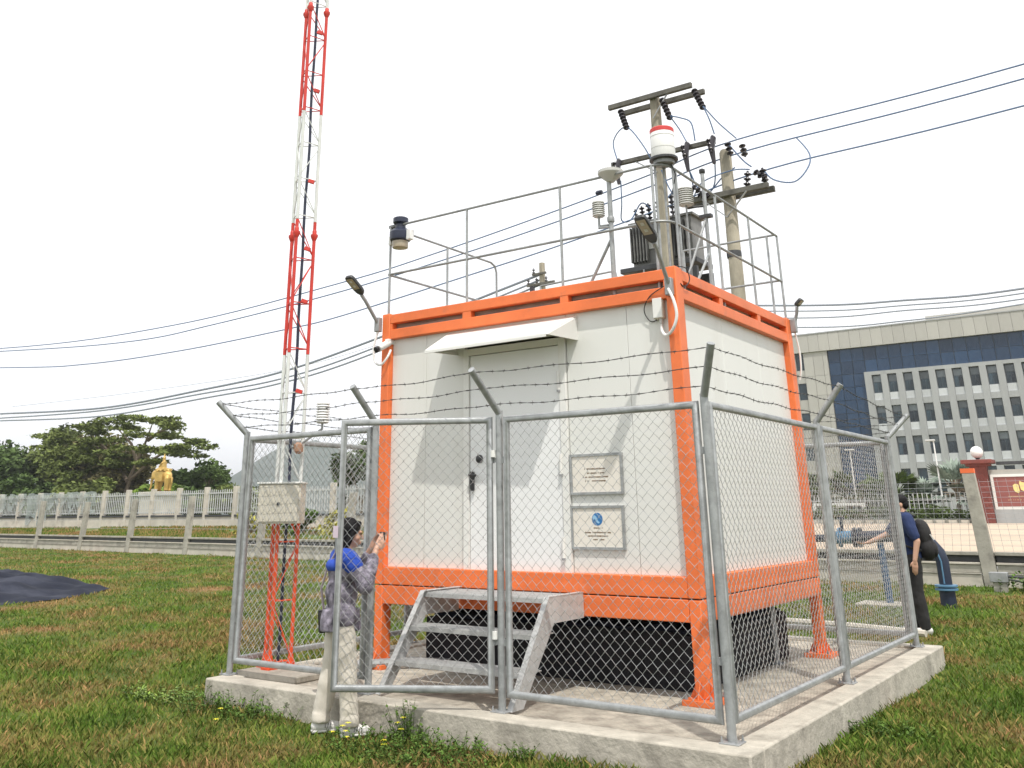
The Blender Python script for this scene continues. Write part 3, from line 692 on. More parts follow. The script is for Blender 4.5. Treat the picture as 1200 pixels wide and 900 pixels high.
# disc antenna pole
t = thing('instrument_pole', 'galvanised pole with a flat grey dish on top at the front of the roof', 'pole', (-.60, .07, 3.0))
part('pole', MB().tube([(-.60, .09, 2.98), (-.60, .09, 4.0)], .021, 10), 'galv', t)
part('dish', MB().lathe([(.03, 3.985), (.045, 4.00), (.10, 4.045), (.112, 4.06), (.112, 4.085), (.09, 4.095), (.03, 4.10)], (-.58, .09, 0), 24), 'greyplastic', t)
part('collar', MB().lathe([(.028, 3.62), (.032, 3.63), (.032, 3.66), (.028, 3.67)], (-.60, .09, 0), 10), 'galvdull', t)
part('brace', MB().tube([(-.60, .09, 3.48), (-.93, .12, 2.98)], .013, 8), 'galv', t)
part('side_sensor', MB().lathe([(.018, 0), (.022, .01), (.022, .05), (.015, .06)], (-.655, .06, 3.90), 10, (-1, 0, 0)), 'navy', t)
part('bracket_arm', MB().tube([(-.60, .09, 3.60), (-.70, .07, 3.60)], .009, 6), 'galvdull', t)
screen('grey louvred sensor left of the dish pole on the cabin roof', -.70, .06, 3.69, .056, .115, 6, [(-.70, .06, 3.69), (-.70, .06, 3.58), (-.60, .09, 3.58)])
t = thing('instrument_pole', 'tall thin pole with a small dark cap on the right side of the roof', 'pole', (-.23, 1.32, 3.0))
part('pole', MB().tube([(-.23, 1.32, 2.98), (-.23, 1.32, 4.36)], .019, 10), 'galv', t)
part('cap', MB().lathe([(.022, 4.35), (.03, 4.36), (.03, 4.39), (.015, 4.40)], (-.23, 1.32, 0), 10), 'dark', t)
part('bracket_arm', MB().tube([(-.23, 1.32, 4.02), (-.40, 1.26, 4.02)], .011, 8), 'dark', t)
part('brace', MB().tube([(-.23, 1.32, 3.9), (-.42, .95, 2.98)], .012, 8), 'galvdull', t)
part('brace', MB().tube([(-.23, 1.32, 3.55), (-.20, .7, 2.98)], .012, 8), 'galv', t)
part('junction_clip', MB().box(-.29, -.17, 1.29, 1.35, 3.90, 3.93), 'dark', t)
screen('grey louvred sensor beside the capped pole on the right of the roof', -.37, 1.20, 4.03, .078, .15, 7, [(-.37, 1.20, 4.03), (-.37, 1.20, 3.2)])
# dark sky instrument hanging from the left rail corner
t = thing('sky_monitor', 'dark navy cylindrical instrument clamped to the left corner of the roof railing', 'instrument', (-3.03, .05, 3.9))
ix, iy = -2.985, .06
part('body', MB().lathe([(.075, 3.86), (.105, 3.875), (.11, 3.90), (.11, 3.955), (.085, 3.985), (.055, 3.995), (.05, 4.045), (.07, 4.05), (.078, 4.06), (.078, 4.105), (.06, 4.115)], (ix, iy, 0), 22), 'navy', t)
part('lower_drum', MB().lathe([(.06, 3.79), (.078, 3.795), (.082, 3.81), (.082, 3.86)], (ix, iy, 0), 22), 'lens', t)
part('side_box', MB().box(ix+.10, ix+.155, iy-.03, iy+.03, 3.86, 3.965), 'white', t, bevel=.005)
part('side_box', MB().box(ix-.135, ix-.10, iy-.03, iy+.03, 3.84, 3.93), 'white', t, bevel=.005)
part('clamp', MB().box(ix-.14, ix+.02, iy-.02, iy+.02, 4.02, 4.05), 'dark', t)

# ------------------------------------------------------------------ utility poles behind the cabin (line runs along x at y = 12.5)
UY = 12.5
def insul(par, a, b, r=.055, n=4, name='insulator'):
    a, b = V(*a), V(*b); d = b-a; prof = []
    for i in range(n):
        f = i/n; l = d.length
        prof += [(r*.35, f*l), (r, (f+.35/n)*l), (r*.9, (f+.5/n)*l), (r*.35, (f+.55/n)*l)]
    prof.append((r*.3, d.length))
    return part(name, MB().lathe(prof, tuple(a), 10, tuple(d)), 'insul', par)
def taper(x, y, z0, z1, w0, w1):
    mb = MB(); n = 8
    mb.v = [(x+sx*w*(1 if 1 else 0), y+sy*w, z) for z, w in ((z0, w0/2), (z1, w1/2)) for sx, sy in ((-1, -.6), (-.6, -1), (.6, -1), (1, -.6), (1, .6), (.6, 1), (-.6, 1), (-1, .6))]
    mb.f = [tuple(range(8))[::-1], tuple(range(8, 16))]+[(i, (i+1) % 8, 8+(i+1) % 8, 8+i) for i in range(8)]; return mb
p1 = thing('utility_pole', 'tall concrete utility pole topped by a double crossarm like a T', 'utility pole', (-5.75, UY, G))
part('pole', taper(-5.75, UY, G, 10.9, .36, .215), 'pole', p1)
part('crossarm', MB().beam((-6.95, UY-.16, 10.90), (-4.70, UY-.16, 10.90), .10, .13), 'arm', p1, bevel=.01)
part('crossarm', MB().beam((-6.82, UY+.16, 10.80), (-4.52, UY+.16, 10.80), .10, .13), 'arm', p1, bevel=.01)
part('crossarm', MB().beam((-6.95, UY-.16, 9.36), (-4.25, UY-.16, 9.33), .10, .11), 'arm', p1, bevel=.01)
part('arm_brace', MB().beam((-5.75, UY-.17, 10.3), (-5.35, UY-.17, 10.83), .03, .03), 'galvdull', p1)
part('arm_brace', MB().beam((-5.75, UY-.17, 8.9), (-6.3, UY-.17, 9.3), .03, .03), 'galvdull', p1)
for x0, x1, z1 in ((-6.66, -6.33, 10.06), (-5.52, -5.18, 10.02), (-4.68, -4.34, 10.06)):
    insul(p1, (x0, UY-.1, 10.78), (x1, UY-.45, z1), .082, 6)
for x, dz in ((-6.72, -.55), (-4.92, -.62), (-4.28, -.58)):
    cf = part('fuse_cutout', MB().tube([(x, UY-.24, 9.42), (x+.04, UY-.3, 9.35), (x, UY-.36, 9.1), (x+.03, UY-.34, 9.30+dz)], [.05, .07, .075, .04], 8), 'insul', p1)
    insul(cf, (x-.1, UY-.26, 9.38), (x+.05, UY-.5, 8.95), .06, 3)
def loop(par, pts, r=.016, m='cable', name='jumper'):
    P0 = [V(*p) for p in pts]; out = []
    for i in range(len(P0)-1):
        a = P0[max(0, i-1)]; b = P0[i]; c = P0[i+1]; d = P0[min(len(P0)-1, i+2)]
        for k in range(5):
            q = k/5; out.append(.5*((2*b)+(c-a)*q+(2*a-5*b+4*c-d)*q*q+(3*b-a-3*c+d)*q**3))
    out.append(P0[-1]); return part(name, MB().tube(out, r, 6), m, par)
loop(p1, [(-6.72, UY-.3, 9.4), (-6.78, UY-.35, 9.85), (-6.55, UY-.4, 10.12), (-6.3, UY-.4, 10.1), (-6.0, UY-.3, 9.6), (-5.85, UY-.2, 9.2)])
loop(p1, [(-5.20, UY-.45, 10.12), (-4.95, UY-.4, 10.02), (-4.72, UY-.35, 9.85), (-4.68, UY-.3, 9.4)])
loop(p1, [(-5.20, UY-.45, 10.12), (-5.05, UY-.3, 9.8), (-4.9, UY-.3, 9.45)])
loop(p1, [(-4.36, UY-.45, 10.16), (-4.25, UY-.4, 9.8), (-4.2, UY-.3, 9.45)])
loop(p1, [(-4.36, UY-.45, 10.16), (-4.12, UY-.2, 9.75), (-3.80, UY, 9.34)])
loop(p1, [(-6.66, UY-.3, 8.85), (-6.72, UY-.2, 8.3), (-6.85, UY, 7.95), (-6.65, UY+.1, 7.95), (-6.4, UY+.2, 8.35), (-6.2, UY+.3, 8.2)])
loop(p1, [(-4.88, UY-.3, 8.7), (-4.95, UY, 8.3), (-5.2, UY, 8.15), (-5.45, UY-.1, 8.35), (-5.6, UY-.25, 8.9)])
loop(p1, [(-4.25, UY-.3, 8.75), (-4.45, UY, 8.3), (-4.9, UY+.1, 8.1), (-5.4, UY+.2, 8.5), (-5.7, UY, 8.2)])
loop(p1, [(-4.88, UY-.3, 8.7), (-4.7, UY, 8.15), (-4.2, UY, 8.5), (-3.9, UY, 8.65)])
p2 = thing('utility_pole', 'brown weathered utility pole with a low crossarm right of the T-shaped pole', 'utility pole', (-4.11, UY, G))
part('pole', MB().tube([(-4.13, UY, G), (-4.10, UY, 9.05), (-4.10, UY, 9.12)], [.185, .135, .10], 12), 'pole', p2)
for dy, dz in ((-.2, 0), (.2, .03)):
    part('crossarm', MB().beam((-5.22, UY+dy, 8.0+dz), (-3.12, UY+dy, 8.0+dz), .11, .13), 'arm', p2, bevel=.01)
part('arm_brace', MB().beam((-4.12, UY-.2, 7.45), (-3.6, UY-.26, 7.95), .04, .02), 'galvdull', p2)
part('arm_brace', MB().beam((-4.12, UY-.2, 7.45), (-4.65, UY-.26, 7.95), .04, .02), 'galvdull', p2)
part('band', MB().lathe([(.16, 6.55), (.165, 6.6), (.165, 6.66), (.16, 6.7)], (-4.12, UY, 0), 12), 'dark', p2)
for x0, x1 in ((-3.60, -3.55), (-3.18, -3.22)):
    insul(p2, (x0, UY-.2, 8.08), (x1, UY-.2, 8.42), .085, 3)
for a, b in (((-3.95, UY-.2, 9.2), (-3.88, UY-.25, 8.85)), ((-3.62, UY-.2, 9.08), (-3.55, UY-.25, 8.75)), ((-4.75, UY-.2, 8.08), (-4.45, UY-.3, 8.0)), ((-3.4, UY-.2, 8.38), (-3.12, UY-.25, 8.1)), ((-4.85, UY-.3, 8.3), (-4.55, UY-.3, 8.05))):
    insul(p2, a, b, .08, 3, 'surge_arrester')
loop(p2, [(-3.95, UY-.2, 9.2), (-3.7, UY-.2, 8.8), (-3.55, UY-.25, 8.6), (-3.45, UY-.2, 8.5)])
loop(p2, [(-3.22, UY-.2, 8.42), (-3.0, UY-.2, 8.1), (-2.55, UY-.2, 7.95), (-2.25, UY-.1, 8.25), (-2.22, UY, 8.6), (-2.45, UY, 9.02)])
loop(p2, [(-3.5, UY-.2, 8.45), (-3.9, UY-.25, 8.5), (-4.6, UY-.3, 8.35), (-4.9, UY-.2, 8.0)])
# transformer and its platform
pf = thing('transformer_platform', 'dark steel platform carrying the transformer between the utility poles', 'platform', (-6.3, UY+.3, 6.5))
part('deck', MB().box(-7.15, -5.15, UY+.35, UY+1.3, 6.72, 6.84), 'dark', pf, bevel=.01)
part('girder', MB().box(-7.15, -5.15, UY+.30, UY+.42, 6.30, 6.62), 'dark', pf); part('girder', MB().box(-7.15, -5.15, UY+1.2, UY+1.3, 6.30, 6.62), 'dark', pf)
for x in (-6.5, -5.8): part('stay', MB().box(x, x+.03, UY+.28, UY+.30, 6.30, 6.72), 'galvdull', pf)
part('strut', MB().beam((-7.0, UY+.8, 6.3), (-5.85, UY+.2, 5.0), .1, .1), 'dark', pf)
p3 = part('support_post', MB().box(-7.1, -6.85, UY+.7, UY+.95, G, 6.3), 'pole', pf)
tf = thing('transformer', 'grey finned distribution transformer with a row of dark bushings', 'transformer', (-6.0, UY+.8, 6.84))
part('tank', MB().box(-6.85, -5.28, UY+.50, UY+1.15, 6.86, 7.92), 'tgrey', tf, bevel=.01)
part('lid', MB().box(-6.92, -5.21, UY+.45, UY+1.2, 7.92, 7.98), 'tgrey', tf, bevel=.006)
fm = MB().box(0, .018, -.18, 0, 0, .88).mesh('fin', 'tgrey')
for i in range(19):
    if 6 <= i <= 9: continue
    f_ = bpy.data.objects.new('fin', fm); C.objects.link(f_); f_.parent = tf; f_.location = (-6.82+i*.081+6.0, UY+.50-(UY+.8), .10)
part('plate', MB().box(-6.40, -6.12, UY+.46, UY+.50, 7.25, 7.6), 'greyplastic', tf)
for i in range(6):
    x = -6.80+i*.18+(.08 if i > 2 else 0); insul(tf, (x, UY+.75, 7.98), (x-.03, UY+.72, 8.42+.04*i), .075 if i else .055, 5, 'bushing')
# overhead wires
def wire(name, label, pts, r, m='cable', group=None):
    P0 = [V(*p) for p in pts]; out = []
    for i in range(len(P0)-1):
        a = P0[max(0, i-1)]; b = P0[i]; c = P0[i+1]; d = P0[min(len(P0)-1, i+2)]
        for k in range(8):
            q = k/8; out.append(b.lerp(c, q) if (i in (0, len(P0)-2) and False) else .5*((2*b)+(c-a)*q+(2*a-5*b+4*c-d)*q*q+(3*b-a-3*c+d)*q**3))
    out.append(P0[-1]); return solo(name, MB().tube(out, r, 6), m, label, 'wire', loc=tuple(P0[0]), group=group)
Y = UY
wire('overhead_wire', 'topmost power line passing over the brown utility pole', [(-60, Y, 10.0), (-36.1, Y, 7.93), (-24.5, Y, 7.49), (-16.3, Y, 7.80), (-12.6, Y, 8.11), (-8.57, Y, 8.58), (-6.06, Y, 8.94), (-3.76, Y, 9.31), (2.07, Y, 9.44), (14, Y, 10.2)], .018)
wire('overhead_wire', 'middle power line of the three, just below the topmost', [(-60, Y+.3, 9.8), (-36.0, Y, 7.80), (-26.9, Y, 7.20), (-22.1, Y, 7.25), (-16.3, Y, 7.53), (-11.7, Y, 7.93), (-8.58, Y, 8.28), (-5.92, Y, 8.66), (-3.49, Y, 8.99), (2.01, Y, 9.14), (14, Y, 9.9)], .018)
wire('overhead_wire', 'lowest power line of the three, ending at the low crossarm insulators', [(-60, Y, 9.3), (-35.8, Y, 7.10), (-29.5, Y, 6.64), (-23.9, Y, 6.55), (-18.8, Y, 6.66), (-16.2, Y, 6.79), (-11.0, Y, 7.35), (-8.6, Y, 7.63), (-5.68, Y, 8.05), (-3.06, Y, 8.44), (1.92, Y, 8.59), (14, Y, 9.3)], .018)
for k, (lab, off) in enumerate((('upper', (0, 0)), ('middle', (1, -.3)), ('lower', (2, -.55)))):
    dz = off[1]; s2 = {0: [10.84, 10.2, 10.70, 11.22, 12.38, 15.14], 1: [10.42, 9.98, 10.38, 10.72, 11.78, 14.8], 2: [10.17, 9.5, 10.0, 10.40, 11.42, 14.49]}[k]
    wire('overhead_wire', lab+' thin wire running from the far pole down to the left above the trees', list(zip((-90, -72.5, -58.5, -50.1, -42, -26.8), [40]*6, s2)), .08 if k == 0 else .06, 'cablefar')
for k, zz in enumerate(((15.42, 14.73, 14.52), (15.0, 14.38, 14.22), (14.49, 14.03, 13.86), (13.80, 13.33, 13.54))):
    lab = ('highest', 'second highest', 'third highest', 'lowest')[k]
    a, b, c = zz
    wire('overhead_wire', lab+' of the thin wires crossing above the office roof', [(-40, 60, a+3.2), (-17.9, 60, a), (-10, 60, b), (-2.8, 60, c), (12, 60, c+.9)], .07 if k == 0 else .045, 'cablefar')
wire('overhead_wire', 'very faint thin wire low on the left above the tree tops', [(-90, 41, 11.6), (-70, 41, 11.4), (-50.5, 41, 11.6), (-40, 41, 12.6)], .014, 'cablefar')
fp = thing('utility_pole', 'small distant utility pole just above the cabin roof edge', 'utility pole', (-26.6, 40, .2))
part('pole', taper(-26.6, 40, .2, 15.85, .5, .30), 'pole', fp)
part('crossarm', MB().beam((-27.6, 39.8, 14.5), (-25.6, 39.8, 14.5), .12, .14).beam((-27.2, 39.8, 15.15), (-26.2, 39.8, 15.15), .12, .12), 'arm', fp)
for x, z in ((-27.5, 14.57), (-26.9, 14.57), (-27.1, 15.2), (-26.2, 14.57)): insul(fp, (x, 39.8, z), (x, 39.8, z+.35), .1, 2)
part('hanger', MB().box(-27.35, -27.1, 39.7, 39.9, 13.9, 14.4), 'insul', fp)

# ------------------------------------------------------------------ boundary wall and fence (low precast wall with posts)
bw = thing('boundary_fence', 'low precast concrete wall with leaning square posts and weld mesh along the lawn edge', 'fence', (-20, wall_y(-20), G))
px_ = [-47.8-4.4*k for k in range(6, 0, -1)]+[-47.8, -42.4, -37.94, -33.68, -29.18]+[-29.18+4.8*k for k in range(1, 6)]+[-.4, 4.0, 8.4, 12.8]
pm = {}
for i, x in enumerate(px_):
    y = wall_y(x); big = x > -1; w = .135 if big else .15
    h = 2.12 if big else 2.12+.06*sin(i*2.1); lean = .10 if big else .16+.05*sin(i*1.7)
    mb = MB(); a = .075 if not big else .085
    lx = -.10 if big else lean
    for z, q in ((G, 0), (G+h, 1)):
        for sx, sy in ((-1, -1), (1, -1), (1, 1), (-1, 1)): mb.v.append((x+sx*w*(1 if not q else .85)+lx*q, y+sy*.07, z))
    mb.f = [(3, 2, 1, 0), (4, 5, 6, 7), (0, 1, 5, 4), (1, 2, 6, 5), (2, 3, 7, 6), (3, 0, 4, 7)]
    part('fence_post', mb, 'concold' if not big else 'concold', bw, bevel=.008)
    if i+1 < len(px_):
        x2 = px_[i+1]; y2 = wall_y(x2); w2 = w
        A = V(x+w, y, 0); B = V(x2-w, y2, 0)
        def bm_(z0, z1, t, m, dy=0, nm='wall_plank'): part(nm, MB().beam((A.x, A.y+dy, (z0+z1)/2), (B.x, B.y+dy, (z0+z1)/2), t, z1-z0), m, bw, bevel=.006)
        bm_(G-.1, .02, .09, 'concpale'); bm_(.025, .05, .13, 'concold', nm='wall_ledge'); bm_(.055, .20, .07, 'concold'); bm_(.205, .245, .13, 'concpale', nm='wall_ledge')
        bm_(.25, .37, .03, 'dark', .03, 'recess_panel'); bm_(.375, .44, .16, 'concold', nm='wall_coping')
        # weld mesh above
        wm = MB(); dd = B-A; n = int(dd.length/(.16 if x > -14 else .5))
        if x > -14:
            for k in range(n+1):
                q = A+dd*(k/n); wm.tube([(q.x, q.y, .44), (q.x+lx*.75, q.y, 1.80)], .0035, 3)
            for z in [.55+.1*j for j in range(13)]: wm.tube([(A.x+lx*(z-.44)/1.8, A.y, z), (B.x+lx*(z-.44)/1.8, B.y, z)], .0035, 3)
        else:
            for z in (.75, 1.1, 1.5, 1.85): wm.tube([(A.x+lx*(z-.44)/1.6, A.y, z), (B.x+lx*(z-.44)/1.6, B.y, z)], .006, 3)
        o = part('weld_mesh', wm, 'galvdull', bw, None, kind='stuff')
part('tape', MB().box(-.635, -.385, wall_y(-.4)-.075, wall_y(-.4)+.075, G+2.12, G+2.21), 'tape', bw)
# junction box behind the lawn, right
t = thing('control_box', 'grey control box on a short concrete block by the wall at the right edge', 'box', (-.08, 13.5, G))
part('box_body', MB().box(-.24, .06, 13.35, 13.55, -.03, .14), 'galvdull', t, bevel=.01)
part('block', MB().box(-.20, .02, 13.38, 13.52, G-.05, -.03), 'concold', t, bevel=.01)
part('pipe', MB().tube([(.06, 13.45, .07), (.5, 13.5, .045), (1.6, 13.6, .02)], .022, 8).tube([(.06, 13.45, .02), (.4, 13.5, -.04), (1.6, 13.55, .0)], .018, 8), 'dark', t)
# ------------------------------------------------------------------ second wall with pale pickets (left background)
SF = 26.2
pk = thing('picket_fence', 'long pale metal picket fence on a concrete base beyond the grass on the left', 'fence', (-50, SF, .2))
k = 0; x = -84.0
while x < -17:
    x2 = x+2.35
    part('base_wall', MB().box(x+.12, x2-.12, SF-.09, SF+.09, .1, 1.17), 'concpale', pk, bevel=.01)
    part('base_coping', MB().box(x+.12, x2-.12, SF-.14, SF+.14, 1.175, 1.27), 'dark', pk)
    part('picket_post', MB().box(x-.12, x+.12, SF-.12, SF+.12, .1, 2.66), 'concpale', pk, bevel=.015)
    mb = MB(); n = 12
    for i in range(n):
        q = x+.2+i*(x2-x-.4)/(n-1); mb.box(q-.028, q+.028, SF-.012, SF+.012, 1.32, 2.52+.02*sin(i+k))
    part('picket_row', mb, 'picket', pk, None, kind='stuff')
    part('picket_rail', MB().box(x+.12, x2-.12, SF-.03, SF-.013, 1.38, 1.43).box(x+.12, x2-.12, SF-.03, SF-.013, 2.32, 2.38), 'picket', pk, None)
    x = x2; k += 1
# torn netting hung over the left part
for k in range(9):
    xa = -72+k*2.5; nb = MB(); W_ = 12; Hh = 6
    for j in range(Hh+1):
        for i in range(W_+1):
            f = j/Hh; drop = 1.1+.55*sin(k*2.2+1)+.3*sin(i*1.1+k)
            nb.v.append((xa+i*2.5/W_, SF-.18-.07*sin(i*1.8+k)-.04*sin(f*6), 2.62-drop*f+.04*sin(i*.8)))
    for j in range(Hh):
        for i in range(W_):
            if (i*7+j*5+k*3) % 11 == 0: continue
            nb.f.append((j*(W_+1)+i, j*(W_+1)+i+1, (j+1)*(W_+1)+i+1, (j+1)*(W_+1)+i))
    lab = ['faded green shade net hanging on the pickets, leftmost piece', 'second faded net from the left on the picket fence', 'third faded net from the left on the picket fence', 'fourth faded net from the left on the picket fence', 'middle piece of faded shade net on the picket fence', 'faded net right of the middle one on the picket fence', 'third faded net from the right on the picket fence', 'second faded net from the right on the picket fence', 'faded green net nearest the golden statue on the picket fence'][k]
    q = solo('shade_net', nb, 'net', lab, 'netting', (xa, SF-.2, 1), 'shade nets on the picket fence', smooth=180)

# ------------------------------------------------------------------ office building (right background)
BY = 95
of = thing('office_building', 'large grey office block with a dark blue glass corner and rows of windows', 'building', (-12, BY, .4))
BX1 = 9.0
part('wall', MB().box(-36, BX1, BY+.35, BY+22, .3, 19.3), 'stone', of)
def boxinst(name, mbx, m, spots, par, bevel=0):
    """one mesh, many placed copies; mbx is local; spots are world positions"""
    me = mbx.mesh(name, m); l = wloc(par)
    r = []
    for s_ in spots:
        o = bpy.data.objects.new(name, me); C.objects.link(o); o.parent = par; o.location = V(*s_)-l; r.append(o)
    return r
boxinst('cornice_panel', MB().box(.012, 1.088, -.30, 0, .01, 1.9), 'stone', [(-36+1.1*i, BY, 17.42) for i in range(40)], of)
part('coping', MB().box(-36, BX1, BY-.36, BY+.3, 19.33, 19.45), 'stoneg', of)
part('penthouse', MB().box(-16, BX1, BY+5, BY+14, 19.3, 20.8), 'stone', of)
boxinst('stone_panel', MB().box(.012, 1.02, -.12, .35, .01, 2.06), 'stone', [(-27.95+1.04*i+.0, BY, .35+2.07*j) for i in range(2) for j in range(8)], of)
boxinst('stone_panel', MB().box(.012, .46, -.12, .35, .01, 2.06), 'stone', [(-25.87, BY, .35+2.07*j) for j in range(8)], of)
part('pier_face', MB().box(-27.95, -25.41, BY-.1, BY+.35, 16.9, 17.42), 'stone', of)
for j in range(5):
    z = 15.55-3.15*j
    w = part('window', MB().box(-28.85, -27.97, BY+.1, BY+.3, z, z+1.75), 'frame', of)
    part('pane', MB().box(-28.80, -28.02, BY+.06, BY+.1, z+.05, z+1.70), 'wglass', w)
    part('spandrel', MB().box(-28.85, -27.97, BY-.02, BY+.3, z-1.39, z-.01), 'stone', of)
part('pier_face', MB().box(-36, -28.87, BY-.05, BY+.35, .35, 17.42), 'stone', of)
# curtain wall glass: panes on a frame
part('curtain_frame', MB().box(-25.38, BX1, BY+.22, BY+.34, .4, 17.42), 'frame', of)
boxinst('glass_pane', MB().box(.03, 1.20, .12, .22, .03, 1.32), 'cglass', [(-25.38+1.235*i, BY, 17.4-1.34*(j+1)) for i in range(28) for j in range(2)], of)
boxinst('glass_pane', MB().box(.03, 1.16, .12, .22, .03, 1.32), 'cglass', [(-25.38+1.19*i, BY, 14.72-1.34*(j+1)) for i in range(3) for j in range(10)], of)
# window grid
gx0, pit_ = -21.10, 1.535
ncol = 20; rows_ = [(14.35, 1.78), (11.25, 1.78), (8.12, 1.78), (5.12, 2.35)]
part('grid_edge', MB().box(-21.82, gx0-.02, BY-.25, BY+.22, .4, 14.78), 'stoneg', of)
part('grid_top', MB().box(gx0-.02, BX1, BY-.25, BY+.22, 14.42, 14.78), 'stoneg', of)
piers = boxinst('pier', MB().box(.90, pit_-.02, -.25, .22, 0, 14.02), 'stoneg', [(gx0+pit_*i, BY, .4) for i in range(ncol)], of)
fo = MB().box(.0, .88, .05, .16, 0, 1.78).mesh('window', 'frame'); fo2 = MB().box(.0, .88, .05, .16, 0, 2.35).mesh('window', 'frame')
pa = MB().box(.06, .82, .02, .05, 1.12, 1.72).mesh('pane', 'blind'); pb = MB().box(.06, .42, .02, .05, .06, 1.05).mesh('pane', 'wglass'); pc = MB().box(.46, .82, .02, .05, .06, 1.05).mesh('pane', 'wglass')
pd = MB().box(.06, .82, .02, .05, .06, 2.29).mesh('pane', 'wglass')
spn = MB().box(.0, .90, -.14, .16, 0, .72).mesh('spandrel', 'spandrel'); sp2 = MB().box(.0, .90, -.243, .16, 0, .60).mesh('floor_band', 'stoneg')
lw = wloc(of)
def ob(name, me, par, loc):
    o = bpy.data.objects.new(name, me); C.objects.link(o); o.parent = par; o.location = loc; return o
for r_, (zt_, h_) in enumerate(rows_):
    for i in range(ncol):
        p_ = V(gx0+pit_*i, BY, zt_-h_)-lw
        w = ob('window', fo if h_ < 2 else fo2, of, p_)
        if h_ < 2:
            for me in (pa, pb, pc): ob('pane', me, w, (0, 0, 0))
        else: ob('pane', pd, w, (0, 0, 0))
        if r_ < 3:
            ob('spandrel', spn, of, p_+V(0, 0, -.74)); ob('floor_band', sp2, of, p_+V(0, 0, -1.34))
part('base_wall', MB().box(gx0, BX1, BY-.1, BY+.2, .35, 2.72), 'stoneg', of)
# ------------------------------------------------------------------ gate pillar with globe, name wall, hedge fence, lamps
GY = 54
gp = thing('gate_pillar', 'dark red brick gate pillar with a flat cap', 'pillar', (-6.3, GY, .42))
part('shaft', MB().box(-6.72, -5.88, GY-.4, GY+.4, .40, 3.62), 'brick', gp)
bkm = MB()
for z in range(26):
    off = .14 if z % 2 else 0
    for i in range(4):
        xa = max(-6.735, -6.735+i*.28-off); xb = min(-5.865, -6.735+i*.28+.262-off)
        if xb-xa > .05: bkm.box(xa, xb, GY-.415, GY-.4, .44+z*.12, .44+z*.12+.105)
part('bricks', bkm, 'brick', gp, None, kind='stuff')
part('cap', MB().box(-7.10, -5.50, GY-.75, GY+.75, 3.62, 3.84), 'brick', gp, bevel=.03)
part('cap_base', MB().box(-6.9, -5.7, GY-.55, GY+.55, 3.50, 3.62), 'brick', gp)
gl = thing('globe_lamp', 'white globe lamp on top of the red brick gate pillar', 'lamp', (-6.28, GY, 3.84))
part('globe', MB().sph((-6.28, GY, 4.26), .34, n=24, m=16), 'globe', gl, smooth=180)
part('neck', MB().lathe([(.12, 3.84), (.10, 3.9), (.14, 3.95)], (-6.28, GY, 0), 12), 'dark', gl)
sw = thing('name_wall', 'maroon name wall in a white frame with a gold emblem beside the brick pillar', 'sign', (-3, GY, .42))
part('plinth', MB().box(-5.86, 1.2, GY-.1, GY+.4, .40, 1.14), 'stoneg', sw, bevel=.01)
part('surround', MB().box(-5.86, 1.2, GY+.0, GY+.4, 1.145, 3.28), 'stone', sw)
rect_frame_mb = rect_frame(MB(), -5.80, 1.15, 1.15, 3.02, GY-.09, GY-.001, .14)
part('white_frame', rect_frame_mb, 'trim', sw)
part('panel', MB().box(-5.65, 1.0, GY-.05, GY-.002, 1.30, 2.87), 'maroon', sw)
part('canopy_slab', MB().box(-5.4, 1.2, GY+.1, GY+.5, 3.55, 3.72), 'dark', sw)
em = MB(); y_ = GY-.055
em.prism([(-4.74, y_, 2.42), (-4.62, y_, 2.50), (-4.46, y_, 2.46), (-4.44, y_, 2.12), (-4.50, y_, 2.0), (-4.66, y_, 2.06), (-4.73, y_, 2.2)], (0, -.02, 0))
em.prism([(-4.41, y_, 2.52), (-4.36, y_, 2.66), (-4.28, y_, 2.58), (-4.16, y_, 2.56), (-4.08, y_, 2.3), (-4.2, y_, 2.08), (-4.37, y_, 2.18)], (0, -.02, 0))
part('emblem', em, mat('pale_gold_leaf', (.80, .66, .26), .4), sw, None)
lm = MB(); r = random.Random(4)
for z, a, b, h in ((1.82, -5.1, -3.3, .07), (1.64, -5.1, -3.3, .05)):
    x = a
    while x < b:
        w = r.uniform(.04, .09)
        if r.random() > .15: lm.box(x, x+w*.7, GY-.057, GY-.05, z-h/2*r.uniform(.5, 1), z+h/2)
        x += w
part('print', lm, 'inkg', sw, None, kind='stuff')
hf = thing('hedge_fence', 'pale curved-top picket fence standing behind the hedge across the road', 'fence', (-20, 55.9, .4))
hm = MB(); x = -44.0; i = 0
while x < -7.2:
    hm.box(x-.022, x+.022, 55.9-.02, 55.9+.02, .40, 1.98+.16*abs(sin(i*.42))); x += .26; i += 1
part('picket_row', hm, 'picket', hf, None, kind='stuff')
part('picket_rail', MB().box(-44, -7.2, 55.87, 55.93, 1.7, 1.74), 'picket', hf)
km = MB().box(0, .42, -.12, .12, 0, .17).mesh('kerb_stone', 'concpale')
ck = thing('planter_kerb', 'row of small pale kerb stones along the far side of the road', 'kerb', (-25, 54.2, .42))
for i in range(56): ob('kerb_stone', km, ck, (-19+.66*i, 0, 0))
part('back_step', MB().box(-44, -7.2, 54.35, 54.6, .40, .62), 'concold', ck)
def street_lamp(x, y, h, label, dx=-.5):
    t = thing('street_lamp', label, 'lamp', (x, y, .4))
    part('lamp_post', MB().tube([(x, y, .4), (x, y, .4+h)], [.06, .04], 8), 'white', t)
    part('lamp_arm', MB().tube([(x, y, .38+h), (x+dx*.5, y, .45+h)], .03, 6), 'white', t)
    part('lamp_head', MB().box(x+dx-.22, x+dx+.35, y-.12, y+.12, .40+h, .50+h), 'greyplastic', t, bevel=.03)
street_lamp(-8.95, 56.5, 4.75, 'white street lamp with a flat head left of the brick pillar', -.25)
